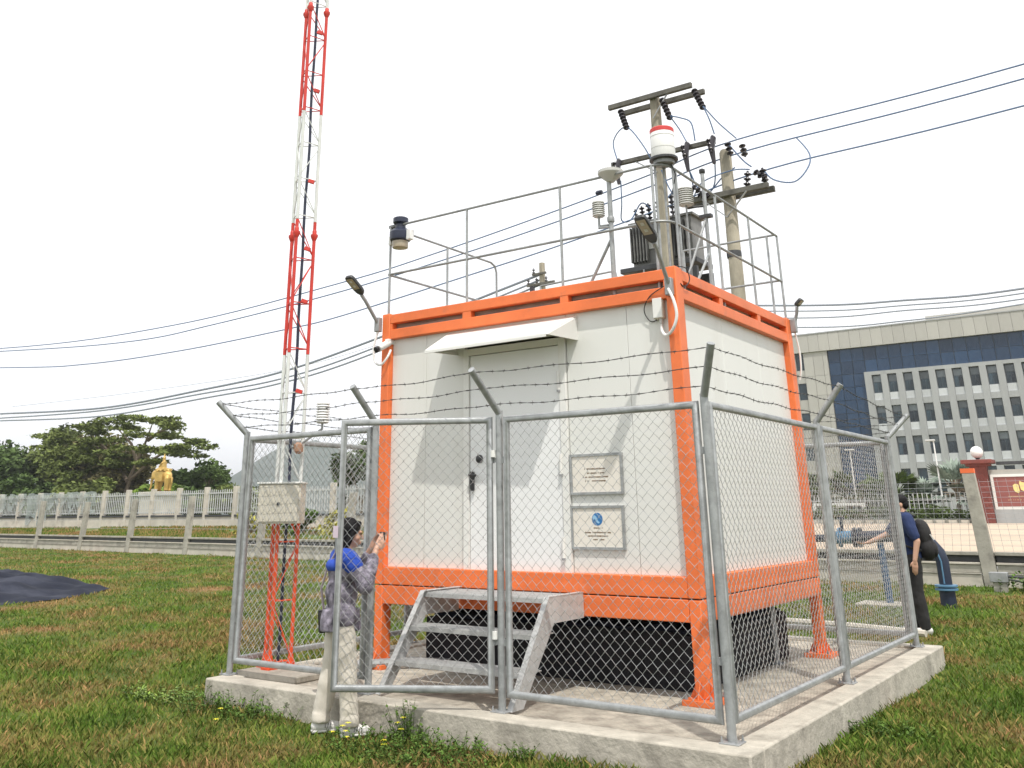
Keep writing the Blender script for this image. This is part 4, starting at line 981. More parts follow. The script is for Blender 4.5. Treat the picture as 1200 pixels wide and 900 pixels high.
street_lamp(-14.0, 56.5, 4.4, 'thin white lamp post seen through the chain-link fence in front of the glass', -.1)
solo('site_wall', MB().box(-16.5, -13.3, 55.6, 55.8, 1.45, 1.6).box(-16.5, -16.3, 55.6, 55.8, .4, 1.45).box(-13.5, -13.3, 55.6, 55.8, .4, 1.45), 'trim', 'low white barrier rail in front of the far hedge', 'barrier', (-15, 55.7, .4))
hose('very pale curved lamp arm above the far pickets behind the mast', [(-33.0, 30, .2), (-33.0, 30, 3.6), (-32.8, 30, 4.2), (-31.9, 30, 4.7)], .05, 'picket', 'street_lamp', 'lamp')

# ------------------------------------------------------------------ vegetation
def leafcloud(name, clumps, size, m, par=None, flat=.5, seed=0):
    """clumps: (centre, (rx,ry,rz), count): small folded leaf-spray quads through each volume"""
    g = np.random.default_rng(seed); vs = []; rn = []
    for c, rad, n in clumps:
        u = g.normal(size=(n, 3)); u /= np.linalg.norm(u, axis=1)[:, None]; rr = g.random(n)**.45
        p = u*rr[:, None]*np.array(rad)+np.array(c)+g.normal(size=(n, 3))*np.array(rad)*.10
        a = g.normal(size=(n, 3)); a[:, 2] *= flat; a /= np.linalg.norm(a, axis=1)[:, None]
        b = g.normal(size=(n, 3)); b -= a*(a*b).sum(1)[:, None]; b /= np.linalg.norm(b, axis=1)[:, None]
        s_ = size*g.uniform(.55, 1.3, n)[:, None]
        q = np.stack([p-a*s_, p+b*s_*.42, p+a*s_, p-b*s_*.42], 1); vs.append(q.reshape(-1, 3))
        rn.append(np.repeat(np.clip(g.normal(.5, .22, n)+g.normal()*.16, 0, 1), 4))
    v = np.concatenate(vs)
    if par is not None: v = v-np.array(wloc(par))
    o = rawmesh(name, v, np.arange(len(v)), 4, m, np.concatenate(rn)); o.parent = par; return o
def tree(label, x, y, z0, clumps, size, m, trunkr=.35, trunk_top=None, lean=(0, 0), seed=0, cat='tree', name='tree', group=None, forks=None):
    t = thing(name, label, cat, (x, y, z0), group); r = random.Random(seed)
    zc = min(c[0][2] for c in clumps); tt = trunk_top or zc
    mb = MB(); fx = x+lean[0]; fy = y+lean[1]
    mb.tube([(x, y, z0), (x+lean[0]*.3+.1, y, z0+(tt-z0)*.5), (fx, fy, tt)], [trunkr, trunkr*.75, trunkr*.55], 8)
    part('trunk', mb, 'bark', t)
    for c, rad, n in (clumps if forks is None else clumps[:forks]):
        cx, cy, cz = c; lb = MB(); k = r.uniform(.3, .6)
        lb.tube([(fx, fy, tt-.3), (fx+(cx-fx)*k, fy+(cy-fy)*k, tt+(cz-tt)*(k*.75)+.2), (cx, cy, cz-rad[2]*.1)], [trunkr*.45, trunkr*.26, trunkr*.08], 6)
        part('limb', lb, 'bark', t)
    leafcloud('crown', clumps, size, m, t, .45, seed)
    return t
r = random.Random(21)
def mass(cx, cy, z0, w, d, h, n, per, sq=.55):
    """bushy crown of n clumps, widest low down"""
    cl = []
    for i in range(n):
        a = r.uniform(0, 2*pi); f = r.random()**.5; zz = z0+h*r.uniform(.12, .92); k = math.sqrt(max(.05, 1-((zz-z0)/h)**2))
        cl.append(((cx+cos(a)*f*w*k, cy+sin(a)*f*d*k, zz), (w*.26*r.uniform(.7, 1.25), d*.3, h*.15*r.uniform(.7, 1.3)), per))
    return cl
# dense dark growth on the left
specs = [(-104, 49, 8.2, 7.5, 'leafdk', 'tall dark rounded tree at the left edge of the photo'),
         (-96, 51, 9.6, 8, 'leaf', 'broad green tree second from the left edge'),
         (-88.5, 50, 8.4, 6.5, 'leafbr', 'olive brown tree crown between the dark tree and the leaning one'),
         (-81, 48, 6.8, 6.0, 'leafbr', 'brownish dry-leaved tree left of the golden statue'),
         (-75, 52, 5.4, 5.0, 'leafdk', 'dark low tree just behind the golden statue'),
         (-98, 43, 4.6, 5, 'leafdk', 'low dark bush under the tall trees near the left edge'),
         (-88, 43, 4.3, 4.6, 'leafdk', 'low dark bush under the olive brown tree'),
         (-77.5, 42.5, 3.9, 3.6, 'leaf', 'low green bush behind the pickets left of the statue')]
for i, (x, y, h, w, m, lab) in enumerate(specs):
    tree(lab, x, y, .2, mass(x, y, .6, w, 3.6, h, 34 if h > 5 else 20, 360), .30, m, .3, .2+h*.4, (.6, 0), 40+i, forks=8)
# layered spreading rain tree with gaps of sky
cl = []
Yt = 47.0
def at47(px, z): # lateral spread helper in world metres
    return px
lay = [(-90.5, 9.3, 3.0), (-87, 10.1, 2.6), (-84.5, 9.4, 2.4), (-82.5, 10.25, 2.2), (-79.5, 9.5, 2.4), (-76.8, 10.2, 2.6), (-74.0, 9.9, 2.2), (-71.6, 9.1, 2.0), (-73.5, 8.5, 2.3),
       (-76.5, 8.7, 2.4), (-80, 8.2, 2.2), (-70.6, 7.9, 1.7), (-69.4, 7.3, 1.9), (-72.4, 7.2, 2.2), (-75.5, 7.3, 1.9), (-78.7, 7.0, 1.8), (-71.0, 6.6, 1.9), (-74.2, 6.1, 1.6), (-83.5, 8.3, 2.1), (-86.5, 8.6, 2.4), (-90, 8.1, 2.4), (-82.0, 6.9, 1.8)]
for i, (x, z, w) in enumerate(lay):
    for k in range(3):
        cl.append(((x+r.uniform(-w, w)*.55, Yt+r.uniform(-2.2, 2.2), z-.2+r.uniform(-.15, .25)), (w*.52, 1.3, .24*r.uniform(.7, 1.3)), 125))
for x, z, w in ((-88, 7.6, 2.2), (-85, 7.2, 2.4), (-82.5, 6.0, 2.0), (-86.5, 5.9, 2.4), (-89.5, 6.6, 2.2), (-84.5, 5.0, 2.2), (-79.2, 6.0, 1.5)):
    for k in range(4): cl.append(((x+r.uniform(-w, w)*.6, Yt+r.uniform(-2, 2), z+r.uniform(-.5, .5)), (w*.5, 1.3, .42), 150))
t = tree('spreading rain tree with layered airy crown behind the golden statue', -79.0, Yt, .2, cl, .24, 'leaf', .34, 4.4, (1.2, 0), 77, forks=0)
lb = [((-78, Yt, 4.3), (-76.2, Yt, 7.2), (-75.2, Yt, 9.4)), ((-78, Yt, 4.2), (-81.2, Yt, 6.8), (-86.5, Yt, 8.6)), ((-78, Yt, 4.3), (-74.5, Yt, 6.2), (-71, Yt, 7.4)), ((-76.9, Yt, 6.0), (-78.2, Yt, 7.8), (-80.5, Yt, 9.2)), ((-75.6, Yt, 8), (-73.8, Yt, 8.7), (-71.8, Yt, 9.0)), ((-81.2, Yt, 6.8), (-84, Yt, 8.4), (-85, Yt, 9.6))]
for a, b, c in lb: part('limb', MB().tube([a, b, c], [.20, .13, .05], 7), 'bark', t)
tree('small airy tree standing alone right of the statue', -71.2, 51, .2, [((-71.2+dx, 51, 4.6+dz), (1.0, .8, .3), 130) for dx, dz in ((0, .9), (-1.2, .5), (1.1, .45), (.3, .1), (1.8, 0))], .2, 'leafdk', .14, 3.6, (0, 0), 90)
tree('low dark bushes right of the small airy tree', -70.5, 46, .2, mass(-69, 46, .3, 5, 2, 3.3, 16, 260), .26, 'leafdk', .2, 1.5, (0, 0), 91, forks=4, name='bush', cat='bush')
tree('low bushes filling in behind the pickets near the left fence corner', -60.5, 46, .2, mass(-60.5, 46, .3, 6, 2, 3.4, 18, 260), .26, 'leaf', .2, 1.5, (0, 0), 92, forks=4, name='bush', cat='bush')
tree('dark tree seen through the mesh beside the woman', -45.0, 44, .2, mass(-45, 44, .5, 2.6, 2, 5.6, 16, 300), .26, 'leafdk', .2, 2.2, (0, 0), 93, forks=5)
for x, lab in ((-65.0, 'bright green leafy shrub just right of the golden statue'), (-61.8, 'second bright green shrub right of the golden statue')):
    tree(lab, x, 40, .2, [((x+dx, 40, 2.9+dz), (.7, .5, .45), 130) for dx, dz in ((-.5, 0), (.4, .3), (.7, -.3))], .3, 'leaflt', .08, 2.4, (0, 0), int(-x), name='shrub', cat='shrub')
for i, (x, m, lab) in enumerate(((-30.4, 'leafyl', 'yellow-green shrub in front of the pickets left of the mast'), (-27.2, 'weed', 'green shrub in front of the pickets behind the mast box'), (-25.3, 'leafyl', 'yellow-green shrub in front of the pickets right of the mast box'), (-22.7, 'leafyl', 'yellow-green shrub in front of the pickets behind the woman'))):
    tree(lab, x, 21.8, .2, mass(x, 21.8, .3, 1.05, .7, 1.15, 14, 120), .10, m, .05, .6, (0, 0), 300+i, forks=5, name='shrub', cat='shrub')
# hedge and palms across the road
def palm(x, y, z0, h, s_, m, label, seed):
    t = thing('fan_palm', label, 'palm', (x, y, z0), 'fan palms across the road'); g_ = random.Random(seed)
    part('trunk', MB().tube([(x, y, z0), (x+.05, y, z0+h)], [.2, .15], 8), 'bark', t)
    fr_ = MB(); rows = []
    for i in range(30):
        a = g_.uniform(0, 2*pi); e_ = g_.uniform(-.35, 1.35); L_ = s_*g_.uniform(.75, 1.1)
        d = V(cos(a)*cos(e_), sin(a)*cos(e_), sin(e_)); c = V(x, y, z0+h)+d*L_*.55
        sd = d.cross(V(0, 0, 1)).normalized(); u = sd.cross(d)
        for k in range(11):
            th = (k-5)*.24; q = (d*cos(th)+sd*sin(th)); tip = c+q*L_*.62*(1-.03*abs(k-5)); w = u*.0+ (sd*cos(th)-d*sin(th))*.055*s_
            b = len(fr_.v); fr_.v += [tuple(c), tuple(c.lerp(tip, .55)+w), tuple(tip-V(0, 0, .08*s_)), tuple(c.lerp(tip, .55)-w)]; fr_.f.append((b, b+1, b+2, b+3))
        rows.append((V(x, y, z0+h), c))
    l = wloc(t); me = np.array(fr_.v)-np.array(l)
    o = rawmesh('fronds', me, np.arange(len(me)), 4, m, np.repeat(np.random.default_rng(seed).random(len(me)//4), 4)); o.parent = t
    st_ = MB()
    for a, c in rows: st_.tube([a, c], .018*s_, 4, caps=False)
    part('frond_stalks', st_, 'leafmd' if m != 'leafsv' else 'bark', t, None, kind='stuff')
palm(-8.3, 57.5, .4, 1.7, 2.1, 'leafsv', 'big silvery fan palm beside the brick pillar', 5)
palm(-10.2, 58.5, .4, 1.3, 1.4, 'leafsv', 'smaller silvery fan palm between the street lamp and the big one', 6)
palm(-12.0, 58, .4, 1.6, 1.9, 'leafmd', 'green fan palm behind the man in the navy shirt', 8)
palm(-15.2, 59, .4, 1.6, 2.0, 'leafmd', 'green fan palm seen through the mesh near the lamp post', 9)
clh = []
for i in range(58):
    x = -44+i*.64; clh.append(((x, 55.2+.15*sin(i), .85+.12*sin(i*1.3)), (.5, .4, .50), 170))
t = thing('hedge', 'long low green hedge growing along the picket fence across the road', 'hedge', (-25, 55.5, .4))
leafcloud('foliage', clh, .13, 'leafmd', t, .6, 400)
for i, (x, h, m, lab) in enumerate(((-18.2, 3.0, 'leafyl', 'yellowish tree seen through the mesh left of the lamp post'), (-16.6, 3.0, 'leafmd', 'green shrub mass through the mesh left of the lamp post'), (-12.9, 2.6, 'leafmd', 'green shrub mass behind the lamp post base'), (-10.4, 1.6, 'leafmd', 'round green shrub in the hedge left of the silvery palm'))):
    tree(lab, x, 57, .4, mass(x, 57, .5, 1.3, .9, h, 16, 150), .16, m, .1, 1.2, (0, 0), 420+i, forks=5, name='shrub', cat='shrub')
# ------------------------------------------------------------------ golden statue
EX, EY, EZ = -60.1, 38.0, 3.05
es = thing('golden_statue', 'golden elephant statue carrying a seated rider, standing on a pale plinth', 'statue', (EX, EY, .2))
part('plinth', MB().box(EX-1.7, EX+1.7, EY-.9, EY+.9, .2, 1.3).box(EX-1.4, EX+1.4, EY-.75, EY+.75, 1.3, 2.6).box(EX-1.6, EX+1.6, EY-.85, EY+.85, 2.6, 2.95), 'concpale', es, bevel=.05)
mb = MB()
def E(x, z): return V(EX+x, EY, EZ+z)
mb.sph(E(.25, 1.2), 1.0, .5, .55, 16, 10); mb.sph(E(-.85, 1.35), .42, .36, .42, 12, 8)
for x, yy in ((-.45, .22), (-.3, -.22), (.9, .22), (1.05, -.22)):
    mb.cap((EX+x, EY+yy, EZ+.95), (EX+x-.05, EY+yy, EZ+.1), .24, .17); mb.sph((EX+x-.06, EY+yy, EZ+.04), .2, .2, .09)
for a, b, ra, rb_ in (((-1.15, 1.3), (-1.45, .8), .17, .12), ((-1.45, .8), (-1.45, .35), .12, .09), ((-1.45, .35), (-1.62, .12), .09, .07)): mb.cap(E(*a), E(*b), ra, rb_)
for yy in (-.16, .16): mb.cap((EX-1.1, EY+yy, EZ+1.1), (EX-1.6, EY+yy, EZ+1.05), .06, .03)
for yy in (-.38, .38): mb.sph((EX-.72, EY+yy, EZ+1.3), .3, .05, .38)
mb.cap(E(1.2, 1.35), E(1.5, .55), .06, .04)
for_ = Matrix.Translation((EX, EY, EZ)) @ Matrix.Scale(.87, 4) @ Matrix.Translation((-EX, -EY, -EZ))
remesh(part('elephant', mb.xf(for_), 'gold', es, 180), .035, 1)
mb = MB(); mb.box(EX-.45, EX+.75, EY-.45, EY+.45, EZ+1.62, EZ+1.82); mb.sph((EX+.15, EY, EZ+1.7), .72, .55, .2)
mb.cap((EX+.1, EY, EZ+1.9), (EX+.1, EY, EZ+2.35), .27, .2); mb.sph((EX+.06, EY, EZ+2.58), .15, .15, .19)
for yy in (-1, 1):
    mb.cap((EX+.1, EY+yy*.22, EZ+2.3), (EX-.2, EY+yy*.26, EZ+2.0), .09, .07); mb.cap((EX+.05, EY+yy*.15, EZ+1.9), (EX-.45, EY+yy*.3, EZ+1.75), .13, .1)
mb.lathe([(.14, 2.7), (.15, 2.74), (.08, 2.85), (.05, 2.98), (.01, 3.15)], (EX+.06, EY, EZ), 12)
for k in range(10): mb.sph((EX+.15+.7*cos(k*.63), EY+.52*sin(k*.63), EZ+1.62), .09)
remesh(part('rider', mb.xf(for_), 'gold', es, 180), .028, 1)
part('saddle_cloth', MB().prism([(EX-.35, EY-.56, EZ+1.55), (EX+.8, EY-.56, EZ+1.55), (EX+.75, EY-.53, EZ+.75), (EX-.3, EY-.53, EZ+.75)], (0, .03, 0)).xf(for_), 'gold', es, None)
# ------------------------------------------------------------------ tarpaulin on the lawn
TP = [(-15.9, 5.7), (-20.3, 7.1), (-24.5, 7.3), (-28, 6.4), (-26, 3.5), (-18, .4), (-14.4, 1.2), (-14.1, 2.5), (-14.3, 3.5), (-14.8, 4.6)]
cx = sum(p[0] for p in TP)/len(TP); cy = sum(p[1] for p in TP)/len(TP)
mb = MB(); nR = 26; nA = 120
def outline(f):
    f = f % 1*len(TP); i = int(f); q = f-i; a = TP[i % len(TP)]; b = TP[(i+1) % len(TP)]
    return a[0]+(b[0]-a[0])*q, a[1]+(b[1]-a[1])*q
for j in range(nR+1):
    for i in range(nA):
        x, y = outline(i/nA); f = j/nR; x = cx+(x-cx)*f; y = cy+(y-cy)*f
        h = .03+.14*(1-f**3)+.075*sin(x*2.1+y*1.4+.8*sin(y*1.5))*(1-f**6)+.045*sin(x*3.9-y*3.1+sin(x))*(1-f**8)+.022*sin(x*9+y*4)
        mb.v.append((x, y, G+max(.012, h if j < nR else .014)))
for j in range(nR):
    for i in range(nA): mb.f.append((j*nA+i, j*nA+(i+1) % nA, (j+1)*nA+(i+1) % nA, (j+1)*nA+i))
mb.f.append(tuple(range(nA)))
solo('tarpaulin', mb, 'tarp', 'wrinkled dark blue-black tarpaulin spread on the grass at the left', 'tarpaulin', (cx, cy, G), smooth=180)

# ------------------------------------------------------------------ blue pipeline behind the fence
pl = thing('water_pipeline', 'blue flanged water pipe with a valve and a dark elbow going into the grass', 'pipeline', (-1.5, 9.9, G))
part('riser', MB().tube([(-.30, 9.85, G-.05), (-.30, 9.85, .12)], .115, 18), 'bluedk', pl)
for z in (.06, .11): part('flange', MB().lathe([(.15, 0), (.165, .005), (.165, .03), (.15, .035)], (-.30, 9.85, z), 20), 'bluelt', pl)
part('elbow', MB().tube([(-.30, 9.85, .14), (-.30, 9.85, .48), (-.33, 9.85, .60), (-.42, 9.85, .72), (-.56, 9.87, .84), (-.75, 9.9, .86)], .095, 16), 'bluedk', pl)
part('stripe', MB().tube([(-.30, 9.752, .16), (-.30, 9.752, .48), (-.34, 9.752, .62), (-.45, 9.755, .74)], .012, 6), 'bluelt', pl)
part('pipe_run', MB().tube([(-.75, 9.9, .85), (-1.6, 9.9, .82)], .09, 16).tube([(-2.05, 9.9, .80), (-4.6, 9.9, .74)], .06, 14), 'bluedk', pl)
part('valve', MB().tube([(-1.95, 9.9, .81), (-1.62, 9.9, .82)], .10, 18), 'bluelt', pl)
for x in (-1.98, -1.84, -1.60, -1.52): part('flange', MB().tube([(x, 9.9, .815), (x+.03, 9.9, .815)], .155, 18), 'bluelt' if x < -1.6 else 'bluedk', pl)
part('valve_stem', MB().lathe([(.03, 0), (.03, .2), (.05, .2), (.05, .24)], (-1.78, 9.9, .9), 10), 'bluedk', pl)
part('support', MB().tube([(-1.17, 9.9, G+.02), (-1.2, 9.9, .74)], .055, 12), 'bluepipe', pl)
part('support_pad', MB().box(-1.65, -.75, 9.6, 10.2, G-.05, G+.045), 'conc', pl, bevel=.02)
hose('pale pipe lying on the grass behind the enclosure', [(-5.2, 6.3, G+.1), (-3, 6.2, G+.1), (-.9, 6.0, G+.1), (.2, 5.8, G+.08)], .04, 'concpale', 'pipe', 'pipe')

# ------------------------------------------------------------------ people
def figure(label, loc, rz, s_, build):
    t = thing('person', label, 'person', loc, rz=rz)
    def add(name, mb, m, vox=.009, it=3, par=t, lab=None):
        mb.v = [(p[0]*s_, p[1]*s_, p[2]*s_) for p in mb.v]
        o = part(name, mb, m, par, 180, True)
        if vox: remesh(o, vox, it)
        if name in ('jacket', 'trousers', 'polo_shirt'): fold(o, .022)
        if lab: o['label'] = lab
        return o
    build(add); return t
def fingers(mb, w, d, spread, curl, n, ln=1.0, thumb=1):
    """w wrist, d palm direction, spread palm width axis, n palm normal (curl goes towards n)"""
    w, d, spread, n = V(*w), V(*d).normalized(), V(*spread).normalized(), V(*n).normalized()
    pc = w+d*.045; mb.cap(w, w+d*.03, .020, .022)
    for k in range(4):
        o = (k-1.5)*.019; kn = w+d*(.082-.004*abs(k-1.2))*ln+spread*o; mb.cap(w+d*.02+spread*o*.7, kn, .013, .0105, 8)
        L_ = (.040, .046, .042, .032)[k]*ln; a = curl*(.8+.12*k); p = kn
        for q in range(3):
            ang = a*(q+1)*.55; v = d*cos(ang)+n*sin(ang); p2 = p+v*L_*(1, .68, .52)[q]; mb.cap(p, p2, .0092-.0008*q, .0084-.0008*q, 8); p = p2
    tb = w+d*.022-spread*.022*thumb; v = (d*.75-spread*.65*thumb+n*.25).normalized()
    mb.cap(tb, tb+v*.038, .013, .011, 8); mb.cap(tb+v*.038, tb+v*.038+(d*.8-spread*.2*thumb+n*.5).normalized()*.032, .0105, .009, 8)
def head(mb, c, tilt=0):
    """face towards +X"""
    c = V(*c); rot = Matrix.Rotation(tilt, 3, 'Y')
    def q(x, y, z): return tuple(c+rot @ V(x, y, z))
    mb.sph(q(-.012, 0, .022), .092, .074, .092, 16, 12); mb.sph(q(.022, 0, -.035), .062, .056, .075, 14, 10); mb.sph(q(.045, 0, -.082), .032, .034, .026)
    mb.cap(q(.083, 0, .012), q(.106, 0, -.026), .008, .013, 8); mb.sph(q(.088, 0, -.056), .014, .024, .008); mb.sph(q(.088, 0, -.070), .014, .021, .009)
    for s in (-1, 1):
        mb.sph(q(-.005, s*.076, -.012), .018, .008, .031); mb.sph(q(.080, s*.028, .020), .014, .022, .008); mb.sph(q(.05, s*.045, -.028), .026, .02, .024)
    return q
def eyes(add, q):
    for s in (-1, 1):
        mb = MB().sph(q(.083, s*.030, .006), .006, .009, .005); add('eye', mb, 'hair', 0)
# --- woman photographing, back three-quarter view
def woman(add):
    b = MB(); hc = (.045, 0, 1.475); q = head(b, hc, .12)
    b.cap((.0, 0, 1.30), (.03, 0, 1.42), .052, .047)
    b.sph((0, 0, 1.20), .10, .15, .16); b.sph((0, 0, 1.02), .095, .125, .16); b.sph((-.01, 0, .87), .11, .15, .13)
    sh = {-1: V(0, -.155, 1.285), 1: V(0, .155, 1.285)}
    el = {-1: V(.13, -.24, 1.10), 1: V(.14, .20, 1.11)}
    wr = {-1: V(.245, -.095, 1.355), 1: V(.245, .06, 1.365)}
    for s in (-1, 1):
        b.cap(sh[s], el[s], .047, .037); b.cap(el[s], wr[s], .037, .024)
        d = V(.055, -s*.02, .075)
        fingers(b, wr[s], d, (0.2, s*-.1, .0) if False else (-.75, 0, .6), .95, (.1, -s, .1), 1.0, 1)
        fx_ = .075 if s < 0 else -.10
        b.cap((-.01, s*.08, .84), (fx_*.45, s*.10, .46), .075, .05); b.cap((fx_*.45, s*.10, .46), (fx_-.01, s*.12, .10), .05, .033)
    b.cap((.06, -.115, .075), (.14, -.12, .05), .030, .022); b.cap((-.11, .13, .075), (-.03, .13, .05), .030, .022)
    add('body', b, 'skin', .0062, 2); eyes(add, q)
    h = MB(); h.sph(q(-.022, 0, .035), .100, .084, .094, 16, 12); h.sph(q(-.055, 0, -.02), .066, .078, .085, 14, 10)
    h.cap(q(-.08, 0, -.01), q(-.09, .0, -.10), .045, .036); h.cap(q(-.09, 0, -.10), q(-.08, 0, -.15), .034, .018)
    h.cap(q(-.05, 0, -.06), q(-.06, .0, -.17), .062, .038)
    for s in (-1, 1): h.cap(q(.02, s*.066, .05), q(-.03, s*.070, -.09), .022, .024)
    h.cap(q(.055, -.03, .085), q(.055, .03, .085), .022, .022)
    add('hair', h, 'hair', .007, 1)
    j = MB(); j.sph((-.005, 0, 1.20), .128, .185, .15, 16, 10); j.sph((-.01, 0, 1.02), .13, .165, .2, 16, 10); j.cap((-.01, -.10, .86), (-.01, .10, .86), .115, .115, 14)
    j.lathe([(.165, .735), (.165, .80), (.15, .90)], (-.01, 0, 0), 20)
    j.cap((0, -.13, 1.275), (0, .13, 1.275), .068, .068, 12); j.lathe([(.068, 1.31), (.062, 1.365), (.045, 1.365)], (.0, 0, 0), 14)
    for s in (-1, 1):
        j.cap(sh[s]+V(0, 0, -.01), el[s], .076, .066); j.cap(el[s], el[s].lerp(wr[s], .72), .066, .044); j.sph(tuple(el[s]+V(-.01, 0, -.015)), .072)
    for k in range(9): j.cap((.10*cos(k*.8)-.01, .15*sin(k*.8), .80+.02*k), (.12*cos(k*.8+.5)-.01, .16*sin(k*.8+.5), .98+.015*k), .018, .012, 6)
    add('jacket', j, 'jacket', .009, 2)
    y = MB(); y.cap((-.012, -.135, 1.285), (-.012, .135, 1.285), .083, .083, 14); y.sph((-.035, 0, 1.23), .115, .172, .075, 16, 8)
    for s in (-1, 1): y.cap(sh[s]+V(-.005, s*.01, -.005), sh[s].lerp(el[s], .33), .082, .078)
    add('shoulder_yoke', y, 'blue', .009, 2)
    tr = MB()
    tr.sph((-.01, 0, .84), .125, .165, .12, 16, 8)
    for s, fx, fy in ((-1, .075, -.115), (1, -.10, .125)):
        tr.cap((-.01, s*.082, .82), (fx*.45, s*.10, .46), .100, .082, 14); tr.cap((fx*.45, s*.10, .46), (fx-.01, fy, .12), .082, .070, 14)
        tr.lathe([(.074, .07), (.078, .09), (.074, .14)], (fx-.01, fy, 0), 14)
    add('trousers', tr, 'trouser', .009, 2)
    for fx, fy in ((.095, -.115), (-.08, .13)):
        sm = MB(); sm.cap((fx-.065, fy, .045), (fx+.10, fy-.01, .035), .042, .035, 12); sm.cap((fx-.06, fy, .03), (fx+.12, fy-.01, .024), .036, .030, 12); sm.cap((fx-.045, fy, .07), (fx-.01, fy, .075), .042, .038); sm.cap((fx+.02, fy, .05), (fx+.07, fy, .04), .038, .034)
        o = add('shoe', sm, 'shoe', .006, 2)
        for k in range(3): add('shoe_stripe', MB().beam((fx+.0+k*.02, fy-.043, .035), (fx+.008+k*.02, fy-.036, .062), .004, .006), 'shoedk', 0, 0, o)
        add('sole', MB().prism([(fx-.10, fy-.03, .0), (fx-.10, fy+.03, .0), (fx+.08, fy+.036, .0), (fx+.14, fy+.015, .0), (fx+.14, fy-.025, .0), (fx+.08, fy-.042, .0)], (0, 0, .018)), 'shoe', 0, 0, o)
wl = (-2.20, -1.365, G)
wang = math.atan2(.84, .54)
figure('woman in a grey patterned jacket with blue shoulders raising a phone behind the open gate', wl, wang, .895, woman)
def locmb(mb, loc, rz, s_):
    m = Matrix.Translation(V(*loc)) @ Matrix.Rotation(rz, 4, 'Z') @ Matrix.Scale(s_, 4); return mb.xf(m)
ph = locmb(MB().box(.315, .324, -.075, .075, 1.41, 1.485), wl, wang, .895)
po = Matrix.Translation(V(*wl)) @ Matrix.Rotation(wang, 4, 'Z') @ V(.286, 0, 1.29)
t = thing('phone', 'dark phone held up in both hands of the woman', 'phone', tuple(po))
part('phone_body', ph, 'black', t, bevel=.003)
part('camera_bump', locmb(MB().box(.324, .328, .035, .068, 1.45, 1.48), wl, wang, .895), 'dark', t)
bgp = Matrix.Translation(V(*wl)) @ Matrix.Rotation(wang, 4, 'Z') @ Matrix.Scale(.895, 4)
t = thing('shoulder_bag', 'small black shoulder bag hanging at the hip of the woman', 'bag', tuple(bgp @ V(-.05, .26, .85)))
bgm = MB().sph((-.06, .245, .79), .085, .05, .10, 14, 10).box(-.135, .015, .215, .275, .70, .86).xf(bgp)
remesh(part('bag_body', bgm, 'blackcloth', t, 180), .009, 3)
part('bag_flap', MB().box(-.14, .02, .272, .285, .80, .875).xf(bgp), 'black', t, bevel=.005)
part('strap', MB().tube([(-.10, .24, .86), (-.15, .15, 1.05), (-.13, .03, 1.22), (-.09, -.09, 1.345), (.02, -.11, 1.34)], .009, 6).xf(bgp), 'pink', t)
